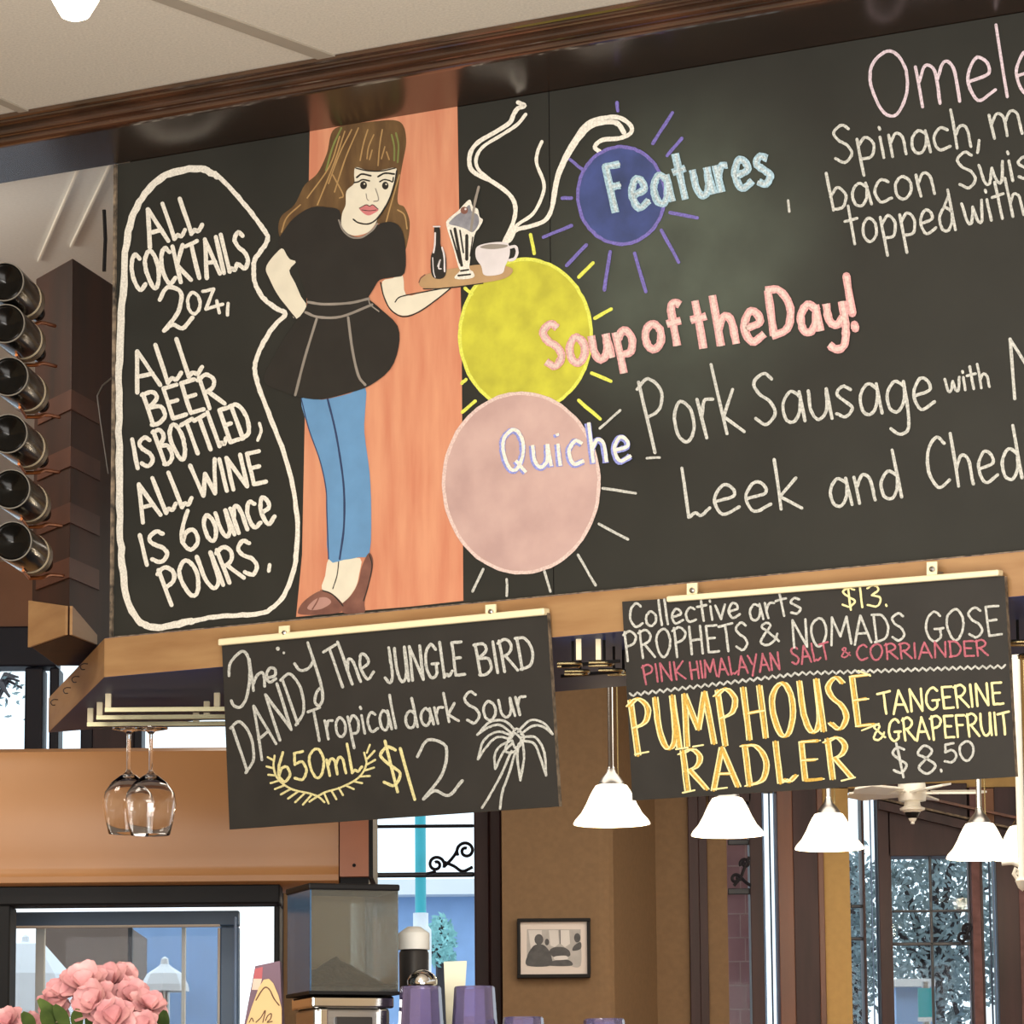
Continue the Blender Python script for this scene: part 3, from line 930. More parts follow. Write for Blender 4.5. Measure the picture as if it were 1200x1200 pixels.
tree('tree', 'pale turquoise bush in front of the blue grey building outside', 517, 1105, 21, 17, 28, 500, M['foliage'], 0.022, 3)
tree('tree', 'bare branched tree with pale leaves behind the window with crossing iron bars', 1092, 1090, 16.5, 84, 132, 3600, M['tree'], 0.021, 4)
tree('tree', 'slim leafy tree seen through the narrow pane beside the ochre wall strip', 1002, 1110, 17.5, 14, 120, 900, M['tree'], 0.021, 6)
tree('tree', 'small tree against the white sky in the far left window', -8, 808, 18, 36, 30, 90, M['tree'], 0.02, 9, tr=0.3)
b = thing('building', 'low pale building with a flat white roof outside the window with crossing iron bars', 'building', at(1072, 1560, 15.6))
mb = MB(); mb.pbox(1048, 1094, 1156, 1560, 15.6, 16.0, M['bldg']); mb.build('wall', b)
mb = MB(); mb.pbox(1046, 1096, 1147, 1156, 15.56, 16.0, M['bldg_w']); mb.build('roof', b)
b = thing('street_banner', 'turquoise banner on a post outside the window with crossing iron bars', 'banner', at(1085, 1560, 15.3))
mb = MB(); mb.pbox(1076, 1096, 1158, 1192, 15.3, 15.31, M['turq']); mb.pbox(1076, 1096, 1192, 1197, 15.298, 15.312, M['bldg_w']); mb.build('banner_cloth', b)
mb = MB(); q = at(1096, 1560, 15.3); mb.lathe((q.x, 15.33, q.z), (0, 0, 1), [(0, 0), (0, 0.015), (at(1096, 1150, 15.3).z - q.z, 0.015), (at(1096, 1150, 15.3).z - q.z, 0)], M['steel'], 10); mb.build('pole', b, True)
mb = MB()
mb.pbox(850, 886, 900, 1880, YB + 0.35, YB + 0.6, M['brick'])
for i in range(18):
    y = 930 + i * 28
    mb.pbox(853, 884, y, y + 1.5, YB + 0.346, YB + 0.35, M['mortar'])
    xj = 867 if i % 2 else 873
    mb.pbox(xj, xj + 1.2, y, y + 28, YB + 0.346, YB + 0.35, M['mortar'])
struct(mb.build('wall_brick'))

# ------------------------------------------------------------------ the long menu board and all that is drawn on it
root = thing('menu_chalkboard', 'long black menu chalkboard painted with a waitress, three suns and chalk lettering', 'chalkboard', bp(1.0, ZB))
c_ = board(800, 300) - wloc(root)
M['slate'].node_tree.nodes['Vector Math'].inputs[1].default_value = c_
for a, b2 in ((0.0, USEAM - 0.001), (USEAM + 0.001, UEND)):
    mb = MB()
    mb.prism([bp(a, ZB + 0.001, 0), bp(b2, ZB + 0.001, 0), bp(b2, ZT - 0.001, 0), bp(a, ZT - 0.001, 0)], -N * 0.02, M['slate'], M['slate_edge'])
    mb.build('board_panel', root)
mb = MB()
mb.obox(bp(-0.006, ZB - 0.004, -0.02), U * 0.006, N * 0.026, (0, 0, ZT - ZB + 0.002), M['worn'])
mb.obox(bp(0, ZB - 0.002, 0.0), U * (UEND), N * 0.010, (0, 0, 0.004), M['worn'])
mb.build('edge_strip', root)

k = Ink(board, 0.0008)
k.fill([(363, 151), (420, 143), (480, 134), (536, 124.5), (538, 240), (541, 400), (542, 560), (543, 704), (480, 711), (420, 716), (347, 723), (354, 650), (357, 500), (360, 320)], M['p_salmon'], 0, False)
k.build('painted_stripe', root)

wt = bpy.data.objects.new('painted_waitress', None); COL.objects.link(wt); wt.parent = root


def wl(name, fn, off, seed=1):
    kk = Ink(board, off, seed)
    fn(kk)
    kk.build(name, wt)


def f_hair(k):
    k.fill([(383, 180), (390, 153), (410, 146), (440, 142), (463, 141), (473, 148), (476, 167), (472, 190), (468, 213), (466, 237), (474, 243), (480, 260), (478, 282), (472, 294), (455, 270), (440, 262), (400, 276), (360, 270), (338, 275), (330, 281), (326, 268), (330, 253), (345, 240), (357, 217), (372, 203)], M['p_hair'])
    for s_ in ([(412, 152), (398, 180), (385, 215)], [(420, 150), (405, 185), (392, 225)], [(398, 160), (386, 195), (360, 232)], [(404, 154), (392, 190), (372, 240)], [(431, 152), (426, 168), (422, 188)], [(438, 158), (432, 172), (430, 186)], [(448, 152), (445, 170), (443, 194)], [(451, 172), (447, 186)], [(453, 178), (456, 187)], [(436, 176), (433, 187)], [(352, 240), (336, 255), (330, 272)], [(390, 205), (402, 228), (398, 232)], [(452, 262), (458, 240), (468, 205)], [(466, 246), (474, 252), (477, 268)]):
        k.stroke(s_, 1.6, M['p_hairl'], 1)
    for s_ in ([(459, 158), (462, 172), (462, 188)], [(464, 156), (467, 170), (466, 190)], [(400, 150), (390, 172), (382, 200)]):
        k.stroke(s_, 2.2, M['p_hairg'], 1)


def f_face(k):
    k.fill([(417, 196), (430, 199.5), (444, 200), (463, 196.5), (464, 204), (461, 218), (455, 234), (449, 246), (443, 255), (440, 262), (433, 271), (424, 275), (414, 276), (405, 272), (400, 264), (401, 250), (405, 240), (406, 224), (415, 215), (415, 205)], M['p_skin'], 0, True, 4)
    D = M['p_black']
    k.stroke([(414, 257), (420, 261), (431, 262.5), (440, 258), (448, 248), (456, 234), (462, 216), (465, 200)], 1.8, D, 2)
    k.dot((426, 217), 4, D, 2, 14, 4.8); k.dot((451.5, 217.5), 3.8, D, 2, 14, 4.6)
    k.dot((427, 215.5), 1.0, M['p_skin'], 3); k.dot((452.5, 216), 1.0, M['p_skin'], 3)
    k.stroke([(415, 214), (420, 213), (425, 210.5), (433, 212)], 1.7, D, 2)
    k.stroke([(445, 213), (450, 210.5), (456, 211.5), (460, 213), (461, 208)], 1.6, D, 2)
    k.stroke([(418, 208), (424, 204), (434.5, 206)], 2.0, D, 2)
    k.stroke([(443, 207), (451, 203), (462, 204)], 2.0, D, 2)
    k.stroke([(429, 227), (430, 233), (432, 235)], 1.0, M['p_gray'], 2)
    k.stroke([(440, 221), (443, 230), (443, 235), (438, 236)], 1.2, M['p_gray'], 2)
    k.fill([(421, 244), (427, 241), (430, 239.5), (433, 241), (436, 240), (440, 242), (443.5, 246), (438, 250), (432, 252.5), (426, 250)], M['p_lips'], 2)
    k.stroke([(421, 244), (429, 240), (433, 241.5), (437, 240), (443, 245)], 0.9, D, 3)
    k.stroke([(424, 246), (433, 247), (441, 246)], 0.8, D, 3)
    k.stroke([(417, 197), (430, 200), (446, 200.5), (463, 197)], 1.5, D, 2)


def f_blouse(k):
    k.fill([(327, 285), (333, 270), (345, 255), (365, 243), (385, 243), (398, 247), (400, 264), (408, 274), (420, 278), (432, 274), (441, 264), (458, 260), (470, 268), (475, 290), (474, 320), (460, 325), (445, 328), (438, 338), (431, 350), (434, 352), (447, 363), (466, 382), (467, 407), (457, 433), (433, 452), (410, 460), (377, 468), (350, 465), (330, 458), (313, 451), (310, 440), (320, 420), (333, 397), (347, 377), (360, 357), (355, 335), (346, 306)], M['p_black'], 0, True, 3)
    g = M['p_gray']
    k.stroke([(361, 354), (380, 356.5), (410, 355), (432, 350)], 3, g, 1)
    k.stroke([(358, 366), (373, 371.5), (400, 371), (436, 357)], 3, g, 1)
    k.stroke([(371, 374), (357, 420), (346, 463)], 3, g, 1)
    k.stroke([(408, 372), (413, 410), (420, 440), (428, 451)], 3, g, 1)
    k.stroke([(397, 258), (402, 270), (412, 278), (424, 278), (436, 270), (442, 262)], 2, g, 1)
    k.stroke([(432, 350), (434, 357), (444, 365)], 1.4, g, 1)


def f_jeans(k):
    k.fill([(353, 467), (377, 468.5), (410, 461), (428, 454), (428, 480), (427, 507), (433, 553), (435, 600), (433, 648), (420, 653), (403, 656), (385, 655), (383, 600), (382, 573), (375, 540), (362, 503)], M['p_jeans'], 0, True, 3)
    k.stroke([(384, 468), (392, 500), (398, 533), (403, 573), (403, 617), (398, 655)], 2.4, M['p_navy'], 1)
    k.stroke([(353, 467), (362, 503), (375, 540), (382, 573), (383, 600), (385, 655)], 1.3, M['p_navy'], 1)


def f_legs(k):
    k.fill([(385, 655), (397, 656.5), (422, 654), (421, 672), (416, 690), (401, 707), (390, 697), (377, 690), (381, 675)], M['p_skin'], 0, True, 3)
    k.stroke([(397, 657), (395, 674), (390, 690)], 1.2, M['p_black'], 1)


def f_shoe1(k):
    k.fill([(349, 717), (354, 707), (366, 697), (378, 692), (390, 696), (403, 710), (397, 718), (372, 720.5), (353, 720)], M['p_shoe'], 0, True, 4)
    k.fill([(360, 712), (370, 702), (382, 700), (388, 706), (378, 713), (366, 715)], M['p_shoel'], 1)
    k.stroke([(376, 692), (372, 704), (366, 714)], 1.6, M['p_shoe'], 2)
    k.stroke([(378, 692), (390, 697), (402, 710)], 1.3, M['p_black'], 2)


def f_shoe2(k):
    k.fill([(400, 709), (412, 697), (420, 682), (424, 664), (432, 648), (437, 655), (436, 670), (431, 690), (427, 706), (427, 718), (412, 719.5), (402, 718)], M['p_shoe'], 0, True, 4)
    k.stroke([(433, 650), (436, 664), (431, 688), (426, 704)], 1.3, M['p_black'], 1)


def f_arm1(k):
    k.fill([(330, 291), (336, 299), (340, 304), (347, 307), (339, 317), (346, 332), (353, 348), (359, 359), (347, 374), (338, 362), (325, 345), (315, 325), (311.5, 315), (317, 304)], M['p_skin'], 0, True, 3)
    k.stroke([(347, 374), (338, 363), (325, 346), (314, 326), (310.5, 315), (317, 303), (329, 290)], 1.4, M['p_black'], 1)


def f_arm2(k):
    k.fill([(448, 330), (460, 326), (472, 323), (476, 346), (500, 341), (528, 335), (513, 349), (490, 365), (472, 370), (458, 362), (450, 348)], M['p_skin'], 0, True, 3)
    k.stroke([(446, 331), (450, 348), (458, 363), (472, 371), (490, 366), (513, 350), (530, 336)], 1.5, M['p_black'], 1)
    k.stroke([(463, 354), (467, 349), (476, 346), (500, 341.5), (528, 336)], 1.4, M['p_black'], 1)


def f_tray(k):
    k.fill([(491, 333), (495, 324), (512, 318), (535, 314), (562, 310), (588, 311), (601, 316), (592, 326), (562, 332), (525, 336.5), (500, 338)], M['p_tray'], 0, True, 4)
    k.stroke([(491, 331), (493, 326), (498, 322)], 1.3, M['p_shoe'], 1)
    k.stroke([(496, 338.5), (525, 337.5), (566, 332)], 1.2, M['p_black'], 1)


def f_bot(k):
    k.fill([(509, 266.5), (515, 266.5), (516, 278), (516.5, 288), (522, 298), (523, 318), (519, 326), (509, 326), (505, 318), (505, 300), (509, 290), (509, 278)], M['p_black'], 0, True, 3)
    k.stroke([(508, 265.5), (515.5, 265.5)], 1.6, M['p_cup'], 1)
    k.stroke([(510, 273), (509.5, 287), (508, 296)], 2, M['p_cup'], 1)
    k.stroke([(518, 290), (520.5, 300), (521, 318)], 2, M['p_cup'], 1)
    k.stroke([(507, 302), (508, 318), (510, 325)], 1.2, M['p_cup'], 1)
    k.stroke([(513, 312), (516, 304), (514, 314), (517, 315)], 1.4, M['p_cup'], 1)


def f_sundae(k):
    W_ = M['ch_white']
    k.fill([(523, 264), (526, 256), (537, 247), (545, 238), (551, 234), (554, 242), (560, 245), (562, 254), (566, 258), (561, 268), (556, 276), (550, 312), (554, 318), (556, 324), (548, 327), (535, 327), (533, 324), (539, 317), (537, 312), (531, 290)], W_, 0, True, 3)
    k.fill([(526, 262), (534, 253), (543, 247), (550, 240), (553, 248), (560, 252), (561, 262), (554, 272), (545, 268), (536, 265)], M['p_cream'], 1)
    for a, b2, w in (((528, 270), (539, 308), 2.2), ((533, 268), (541, 311), 3.4), ((539, 270), (543, 296), 2), ((547, 276), (547, 304), 3.6), ((554, 278), (551, 300), 1.6)):
        k.stroke([a, b2], w, M['p_black'], 1)
    k.stroke([(540, 317.5), (549, 316)], 2, M['p_black'], 1)
    k.stroke([(537, 323), (551, 321.5)], 2.2, M['p_black'], 1)
    k.dot((544, 246.5), 4.4, M['p_shoe'], 2, 12); k.dot((545.5, 245), 1.3, M['p_cup'], 3)
    k.stroke([(561, 219), (556, 240), (552, 270)], 3, M['p_gray'], 2)


def f_cup(k):
    k.stroke([(597, 290), (604, 289), (606, 296), (603, 303), (597, 305)], 3.4, M['p_cup'], 0)
    k.fill([(557.5, 292), (563, 287), (578, 284), (592, 284), (597, 289), (597, 300), (592, 312), (589, 320), (578, 323), (567, 322), (564, 312), (558, 303)], M['p_cup'], 1, True, 4)
    k.fill([(563, 289), (575, 286), (594, 287), (592, 290), (578, 292), (566, 291)], M['p_gray'], 2)


wl('painted_hair', f_hair, 0.0014)
wl('painted_face', f_face, 0.0028)
wl('painted_arm', f_arm1, 0.0022)
wl('painted_blouse', f_blouse, 0.0044)
wl('painted_arm', f_arm2, 0.0022)
wl('painted_jeans', f_jeans, 0.0020)
wl('painted_ankles', f_legs, 0.0016)
wl('painted_shoe', f_shoe1, 0.0024)
wl('painted_shoe', f_shoe2, 0.0026)
wl('painted_tray', f_tray, 0.0030)
wl('painted_beer_bottle', f_bot, 0.0042)
wl('painted_sundae', f_sundae, 0.0042)
wl('painted_coffee_cup', f_cup, 0.0042)

k = Ink(board, 0.0016, 3)
Wm = M['ch_white']
k.stroke([(591, 283), (601, 262), (604, 243), (597, 228), (577, 213), (560, 205), (551, 196), (551, 180), (560, 167), (580, 155), (597, 144), (602, 134), (607, 127), (615, 124), (607, 120)], 5, Wm)
k.stroke([(576, 212), (561, 199), (558, 186), (566, 172), (588, 158), (606, 146), (616, 134)], 4, Wm)
k.stroke([(596, 276), (607, 263), (625, 250), (636, 228), (637, 213), (629, 192), (630, 178), (635, 166)], 4, Wm)
k.stroke([(594, 284), (604, 270), (622, 265), (639, 258), (647, 243), (650, 220), (657, 195), (672, 166), (688, 145), (708, 138), (726, 138), (739, 147), (739, 156), (726, 162), (706, 164), (697, 172), (703, 178)], 5, Wm)
k.stroke([(648, 238), (653, 210), (664, 184), (680, 160), (694, 147), (712, 143), (724, 145), (731, 155)], 6, Wm)
k.fill([(588, 285), (596, 272), (606, 264), (604, 274), (598, 284)], Wm, 1)
k.build('painted_steam', root)

k = Ink(board, 0.0012, 4)
BUB = [(144, 345), (148, 285), (155, 255), (170, 227), (190, 208), (213, 199), (235, 198), (255, 206), (275, 226), (295, 250), (308, 268), (314, 279), (308, 291), (299, 304), (297, 318), (300, 335), (310, 351), (323, 361), (334, 368), (322, 381), (309, 401), (300, 422), (299, 438), (305, 458), (317, 490), (330, 523), (341, 560), (348, 605), (348, 640), (344, 668), (333, 697), (318, 713), (305, 719), (278, 721), (250, 723), (225, 728), (200, 733), (178, 735), (162, 727), (150, 705), (144, 670), (141, 620), (140, 540), (139, 460), (141, 400)]
k.stroke(BUB, 5.5, Wm, 0, True, True, 0.4)
k.stroke(BUB[35:45] + BUB[:8], 8, Wm, 1, True, False, 0.9)
k.build('speech_bubble', root)

k = Ink(board, 0.0012, 5)
w5 = 5.0
k.word('ALL', 174, 289, 238, 270, 42, w5, Wm); k.word('COCKTAILS', 158, 342, 294, 313, 43, w5, Wm)
k.word('2', 190, 388, 226, 383, 50, w5, Wm); k.word('oz,', 220, 369, 271, 361, 42, 4, Wm)
k.word('ALL', 159, 459, 238, 437, 45, w5, Wm); k.word('BEER', 176, 499, 263, 473, 38, w5, Wm)
k.word('IS', 158, 549, 182, 545, 34, w5, Wm); k.word('BOTTLED', 191, 545, 297, 510, 41, w5, Wm)
k.stroke([(304, 496), (306, 505), (302, 516)], 3.5, Wm)
k.word('ALL', 166, 611, 226, 590, 42, w5, Wm); k.word('WINE', 230, 583, 312, 565, 38, w5, Wm)
k.word('IS', 168, 663, 200, 656, 36, w5, Wm); k.word('6', 213, 646, 237, 642, 44, w5, Wm)
k.word('ounce', 243, 636, 324, 611, 52, w5, Wm); k.word('POURS', 196, 708, 306, 670, 41, w5, Wm)
k.stroke([(316, 662), (315, 669)], 4.5, Wm)
k.build('bubble_lettering', root)


def sun(cx, cy, rx, ry, fm, om, rays, rm, off, seed, w=4, rw=4):
    k = Ink(board, off, seed)
    e = [(cx + rx * math.cos(2 * math.pi * i / 28), cy + ry * math.sin(2 * math.pi * i / 28)) for i in range(28)]
    k.fill(e, fm, 0, True, 2)
    k.stroke(e, w, om, 1, True, True, 0.4, 3)
    for r in rays:
        k.poly([(r[0], r[1]), (r[2], r[3])], rw, rm, 0, 0.3)
    k.build('painted_sun', root)


sun(728, 229, 51, 57, M['p_blue'], M['ch_violet'], [(765, 168, 788, 132), (782, 182, 799, 162), (785, 249, 817, 255), (775, 270, 795, 307), (744, 297, 757, 342), (715, 295, 708, 340), (687, 287, 664, 311), (670, 264, 637, 278), (670, 232, 659, 232), (683, 199, 668, 187), (723, 120, 724, 130)], M['ch_violet'], 0.0020, 6)
sun(616, 393, 77, 89, M['p_yellow'], M['ch_lemon'], [(622, 275, 626, 297), (678, 325, 695, 308), (697, 373, 716, 362), (693, 437, 716, 447), (678, 469, 703, 491), (557, 470, 542, 483), (545, 338, 553, 345), (541, 449, 546, 445)], M['ch_lemon'], 0.0012, 7)
sun(611, 566, 91, 105, M['p_pink'], M['ch_blush'], [(703, 502, 727, 481), (706, 572, 745, 578), (702, 614, 736, 632), (677, 650, 698, 686), (638, 669, 645, 693), (594, 679, 594, 698), (566, 667, 554, 693), (758, 537, 773, 536)], M['ch_soft'], 0.0024, 8, 4, 3)

k = Ink(board, 0.0036, 9)
k.word('Features', 716, 250, 907, 214, 56, 8.6, M['ch_aqua'], 0, gap=9, cap=False)
k.word('Features', 717, 249, 906, 214, 55, 3.5, M['ch_aqua2'], 1, gap=9, cap=False)
k.build('heading_lettering', root)
k = Ink(board, 0.0036, 10)
for args in (('Soup', 639, 431, 746, 415, 50), ('of', 756, 411, 803, 404, 50), ('the', 813, 410, 898, 398, 58), ('Day', 901, 394, 993, 385, 54), ('!', 998, 386, 1008, 384, 60)):
    k.word(*args, 9.4, M['ch_pink'], 0, gap=11, cap=args[0] == '!')
    k.word(*args, 4.6, M['ch_blush'], 1, gap=11, cap=False)
k.build('heading_lettering', root)
k = Ink(board, 0.0042, 11)
k.word('Quiche', 588, 552, 740, 540, 46, 7, M['ch_blue'], 0, gap=11, cap=False)
k.word('Quiche', 589, 551, 741, 539, 46, 4, M['ch_white'], 1, gap=11, cap=False)
k.build('heading_lettering', root)
k = Ink(board, 0.0012, 12)
Sm = M['ch_soft']
k.word('Pork', 760, 527, 873, 504, 80, 3.8, Sm); k.word('Sausage', 884, 499, 1097, 478, 60, 3.8, Sm)
k.build('menu_lettering', root)
k = Ink(board, 0.0012, 38)
k.word('with', 1108, 460, 1161, 453, 27, 3.2, Sm); k.build('menu_lettering', root)
k = Ink(board, 0.0012, 37)
k.word('M', 1186, 468, 1246, 458, 70, 3.8, Sm)
k.build('menu_lettering', root)
k = Ink(board, 0.0012, 17)
k.word('Leek', 799, 607, 941, 594, 56, 3.8, Sm); k.word('and', 972, 595, 1060, 582, 54, 3.8, Sm); k.word('Chedd', 1088, 574, 1230, 556, 60, 3.8, Sm)
k.build('menu_lettering', root)
k = Ink(board, 0.0012, 13)
k.word('O', 1022, 138, 1074, 130, 74, 3.8, M['ch_lilac']); k.word('mele', 1074, 126, 1226, 108, 82, 3.8, M['ch_lilac'])
k.build('menu_lettering', root)
k = Ink(board, 0.0012, 14)
k.word('Spinach,', 978, 192, 1152, 170, 44, 3.4, Sm); k.build('menu_lettering', root)
k = Ink(board, 0.0012, 41)
k.word('mu', 1160, 163, 1232, 152, 48, 3.4, Sm)
k.build('menu_lettering', root)
k = Ink(board, 0.0012, 15)
k.word('bacon', 972, 247, 1098, 227, 44, 3.4, Sm); k.stroke([(1112, 228), (1106, 243)], 3, Sm); k.build('menu_lettering', root)
k = Ink(board, 0.0012, 42)
k.word('Swiss', 1124, 222, 1234, 204, 42, 3.4, Sm)
k.build('menu_lettering', root)
k = Ink(board, 0.0012, 16)
k.word('topped', 993, 287, 1122, 269, 46, 3.4, Sm); k.word('with', 1130, 264, 1202, 251, 44, 3.4, Sm)
k.build('menu_lettering', root)
k = Ink(board, 0.0012, 39)
k.stroke([(923.5, 235), (925, 248)], 3, Sm)
k.build('menu_lettering', root)


# ------------------------------------------------------------------ the two hanging signs
class Tilt:
    """plane of a hanging sign: its top edge lies in front of the fascia, its foot swings back by an angle"""

    def __init__(s, c, off):
        tl, tr = on_plane(*c[0], P0 + N * off, N), on_plane(*c[1], P0 + N * off, N)
        s.p = tl
        best = None
        for i in range(-40, 161):
            a = math.radians(i * 0.1)
            nn = N * math.cos(a) + Vector((0, 0, 1)) * math.sin(a)
            bl, br = on_plane(*c[3], tl, nn), on_plane(*c[2], tl, nn)
            e = abs(((bl - tl) + (br - tr)).dot(U))
            if best is None or e < best[0]:
                best = (e, nn, a)
        s.n = best[1]
        print('sign tilt', math.degrees(best[2]))

    def __call__(s, px, py, off=0.0):
        return on_plane(px, py, s.p + s.n * off, s.n)


def hanging_sign(label, corners, rail, hooks):
    t = Tilt(corners, 0.034)
    cs_ = [t(*c) for c in corners]
    r = thing('hanging_chalkboard', label, 'chalkboard sign', (cs_[3] + cs_[2]) / 2, 'chalkboard signs hung under the menu board')
    mb = MB()
    mb.prism(cs_, -t.n * 0.012, M['signslate'], M['worn'])
    mb.build('sign_panel', r)
    mb = MB()
    A_, B_ = t(rail[0], rail[1]), t(rail[2], rail[3])
    upv = t(rail[0], rail[1] - rail[4]) - A_
    mb.obox(A_ - t.n * 0.012, B_ - A_, t.n * 0.024, upv, M['rail'])
    mb.build('top_rail', r, bevel=0.003)
    for hx, hy in hooks:
        mb = MB()
        c0 = t(hx - 6, hy + 8, 0.002)
        mb.obox(c0, t(hx + 6, hy + 7, 0.002) - c0, t.n * 0.004, t(hx - 6, hy - 8, 0.002) - c0, M['rail'])
        mb.lathe(t(hx, hy, 0.006), t.n, [(0, 0.005), (0.005, 0.005), (0.007, 0.002), (0.007, 0)], M['steel'], 12)
        mb.obox(c0 - t.n * 0.022, t(hx + 6, hy + 7, 0.002) - c0, t.n * 0.024, (t(hx - 6, hy - 8, 0.002) - c0) * 0.3, M['steel'])
        mb.build('hanger', r)
    return r, t


r1, t1 = hanging_sign('hanging black sign with a chalk palm tree and the price $12', [(260, 756), (641, 718), (655, 945), (269, 972)], (259, 757, 641, 721, 8), [(334, 742), (576, 717)])
k = Ink(t1, 0.0008, 20)


def z4(pts):
    return [(x / 2.857 + 250, y / 2.857 + 700) for x, y in pts]


Lw = 3.4
for s_ in ([(52, 262), (56, 222), (84, 188), (104, 182), (118, 208), (122, 262), (112, 332), (92, 366), (70, 364), (60, 346)], [(120, 206), (128, 260), (134, 312)], [(134, 290), (146, 262), (164, 252), (170, 270), (172, 298)], [(178, 270), (206, 262), (206, 240), (188, 238), (178, 262), (188, 284), (210, 272)]):
    k.stroke(z4(s_), Lw, Sm, jit=0.2)
k.dot(z4([(216, 172)])[0], 2.4, Sm); k.dot(z4([(236, 186)])[0], 1.6, Sm)
k.word('DAND', *z4([(104, 592)])[0], *z4([(322, 384)])[0], 56, Lw, Sm, up=(-0.30, -0.95))
k.stroke(z4([(272, 222), (290, 244), (318, 238), (336, 212)]), Lw, Sm)
k.stroke(z4([(316, 152), (336, 212), (360, 290), (366, 340), (354, 362), (340, 350), (346, 318), (362, 300)]), Lw, Sm)
k.word('The', 393, 808, 440, 793, 50, Lw, Sm); k.word('JUNGLE', 451, 801, 545, 791, 40, Lw, Sm); k.word('BIRD', 560, 792, 628, 782, 37, Lw, Sm)
k.word('Tropical', 366, 869, 466, 853, 38, 3.2, Sm); k.word('dark', 475, 854, 538, 844, 33, 3.2, Sm); k.word('Sour', 547, 849, 619, 836, 37, 3.2, Sm)
k.build('chalk_lettering', r1)
k = Ink(t1, 0.0008, 21)
k.word('650mL', 326, 917, 424, 904, 33, 3.2, M['ch_cream']); k.word('$', 450, 926, 475, 921, 52, 3.6, M['ch_cream']); k.word('1', 481, 938, 489, 936, 62, 3.6, M['ch_cream']); k.word('2', 493, 937, 542, 930, 68, 3.6, M['ch_soft'])
lp = [(205, 530), (202, 570), (218, 610), (262, 642), (320, 656), (352, 668), (372, 686)]
rp = [(505, 520), (512, 560), (486, 604), (428, 636), (376, 652), (340, 672), (322, 684)]
k.stroke(z4(lp), 2.4, M['ch_cream']); k.stroke(z4(rp), 2.4, M['ch_cream'])
for a, b2 in (((200, 545), (182, 535)), ((200, 572), (178, 566)), ((206, 596), (184, 594)), ((218, 614), (192, 622)), ((236, 630), (206, 642)), ((258, 642), (226, 660)), ((284, 650), (250, 674)), ((308, 654), (274, 686)), ((330, 660), (300, 694)),
              ((514, 520), (524, 494)), ((516, 540), (540, 514)), ((514, 560), (542, 544)), ((506, 580), (538, 570)), ((492, 600), (524, 598)), ((470, 616), (498, 622)), ((444, 630), (470, 642)), ((420, 638), (434, 662)), ((396, 648), (412, 676)), ((372, 658), (386, 690))):
    k.poly(z4([a, b2]), 2.4, M['ch_cream'])
k.build('laurel_price', r1)
k = Ink(t1, 0.0008, 22)
for s_ in ([(998, 515), (965, 590), (930, 655), (900, 704)], [(1010, 520), (990, 590), (968, 650), (960, 708)], [(990, 470), (978, 512), (1000, 520), (1024, 500), (1040, 470), (1015, 440), (990, 470)], [(1000, 480), (1012, 505), (1030, 478), (1010, 455), (998, 470)],
           [(1010, 445), (975, 414), (925, 418), (884, 460)], [(1005, 460), (960, 428), (920, 436), (884, 460)],
           [(1000, 462), (950, 450), (905, 480), (886, 542)], [(995, 475), (950, 468), (915, 500), (886, 542)],
           [(995, 480), (958, 500), (942, 530), (944, 574)], [(1000, 490), (970, 520), (944, 574)],
           [(1020, 450), (1060, 412), (1105, 420), (1136, 458)], [(1030, 458), (1070, 430), (1105, 434), (1136, 458)],
           [(1032, 468), (1080, 470), (1108, 520), (1114, 596)], [(1034, 480), (1074, 490), (1096, 540), (1114, 596)],
           [(1022, 490), (1018, 540), (1028, 612)], [(1036, 488), (1040, 540), (1028, 612)]):
    k.stroke(z4(s_), 2.8, Sm, jit=0.2)
k.build('chalk_palm', r1)

r2, t2 = hanging_sign('hanging black sign with double-lined yellow capitals and the price $8.50', [(729, 705), (1177, 675), (1190, 910), (741, 938)], (784, 706, 1173, 675, 7), [(812, 692), (1093, 667)])
k = Ink(t2, 0.0008, 23)
l = 2.8
k.word('Collective', 738, 736, 868, 723, 28, l, Sm); k.word('arts', 878, 728, 941, 718, 31, l, Sm)
k.word('PROPHETS', 732, 773, 878, 761, 32, l, Sm); k.word('&', 890, 757, 914, 754, 26, l, Sm); k.word('NOMADS', 928, 759, 1062, 750, 32, l, Sm); k.word('GOSE', 1085, 753, 1174, 744, 35, l, Sm)
wv = [(738 + i * 4.4, (814 - i * 0.55 if i < 45 else 789 - (i - 45) * 0.15) + (2.2 if i % 2 else -1.5)) for i in range(101)]
k.stroke(wv, 2.4, Sm, seg=2)
k.build('chalk_lettering', r2)
k = Ink(t2, 0.0008, 24)
R_ = M['ch_rose']
k.word('PINK', 754, 801, 804, 795, 21, 2.3, R_); k.build('pink_lettering', r2)
k = Ink(t2, 0.0008, 35)
k.word('HIMALAYAN', 809, 796, 915, 784, 20, 2.3, R_); k.build('pink_lettering', r2)
k = Ink(t2, 0.0008, 33)
k.word('SALT', 928, 779, 973, 772, 20, 2.3, R_); k.build('pink_lettering', r2)
k = Ink(t2, 0.0008, 40)
k.word('&', 986, 771, 997, 769, 11, 1.8, R_); k.build('pink_lettering', r2)
k = Ink(t2, 0.0008, 34)
k.word('CORRIANDER', 1003, 774, 1158, 768, 18, 2.3, R_)
k.build('pink_lettering', r2)
k = Ink(t2, 0.0008, 25)
dbl = [(0, 3.6, M['ch_yellow']), (-2.9, 1.7, M['ch_paley']), (2.9, 1.7, M['ch_paley'])]
k.word('PUMPHOUSE', 742, 882, 1024, 850, 61, 3, M['ch_yellow'], 0, double=dbl, gap=12)
k.word('RADLER', 800, 927, 998, 911, 47, 3, M['ch_yellow'], 0, double=dbl, gap=14)
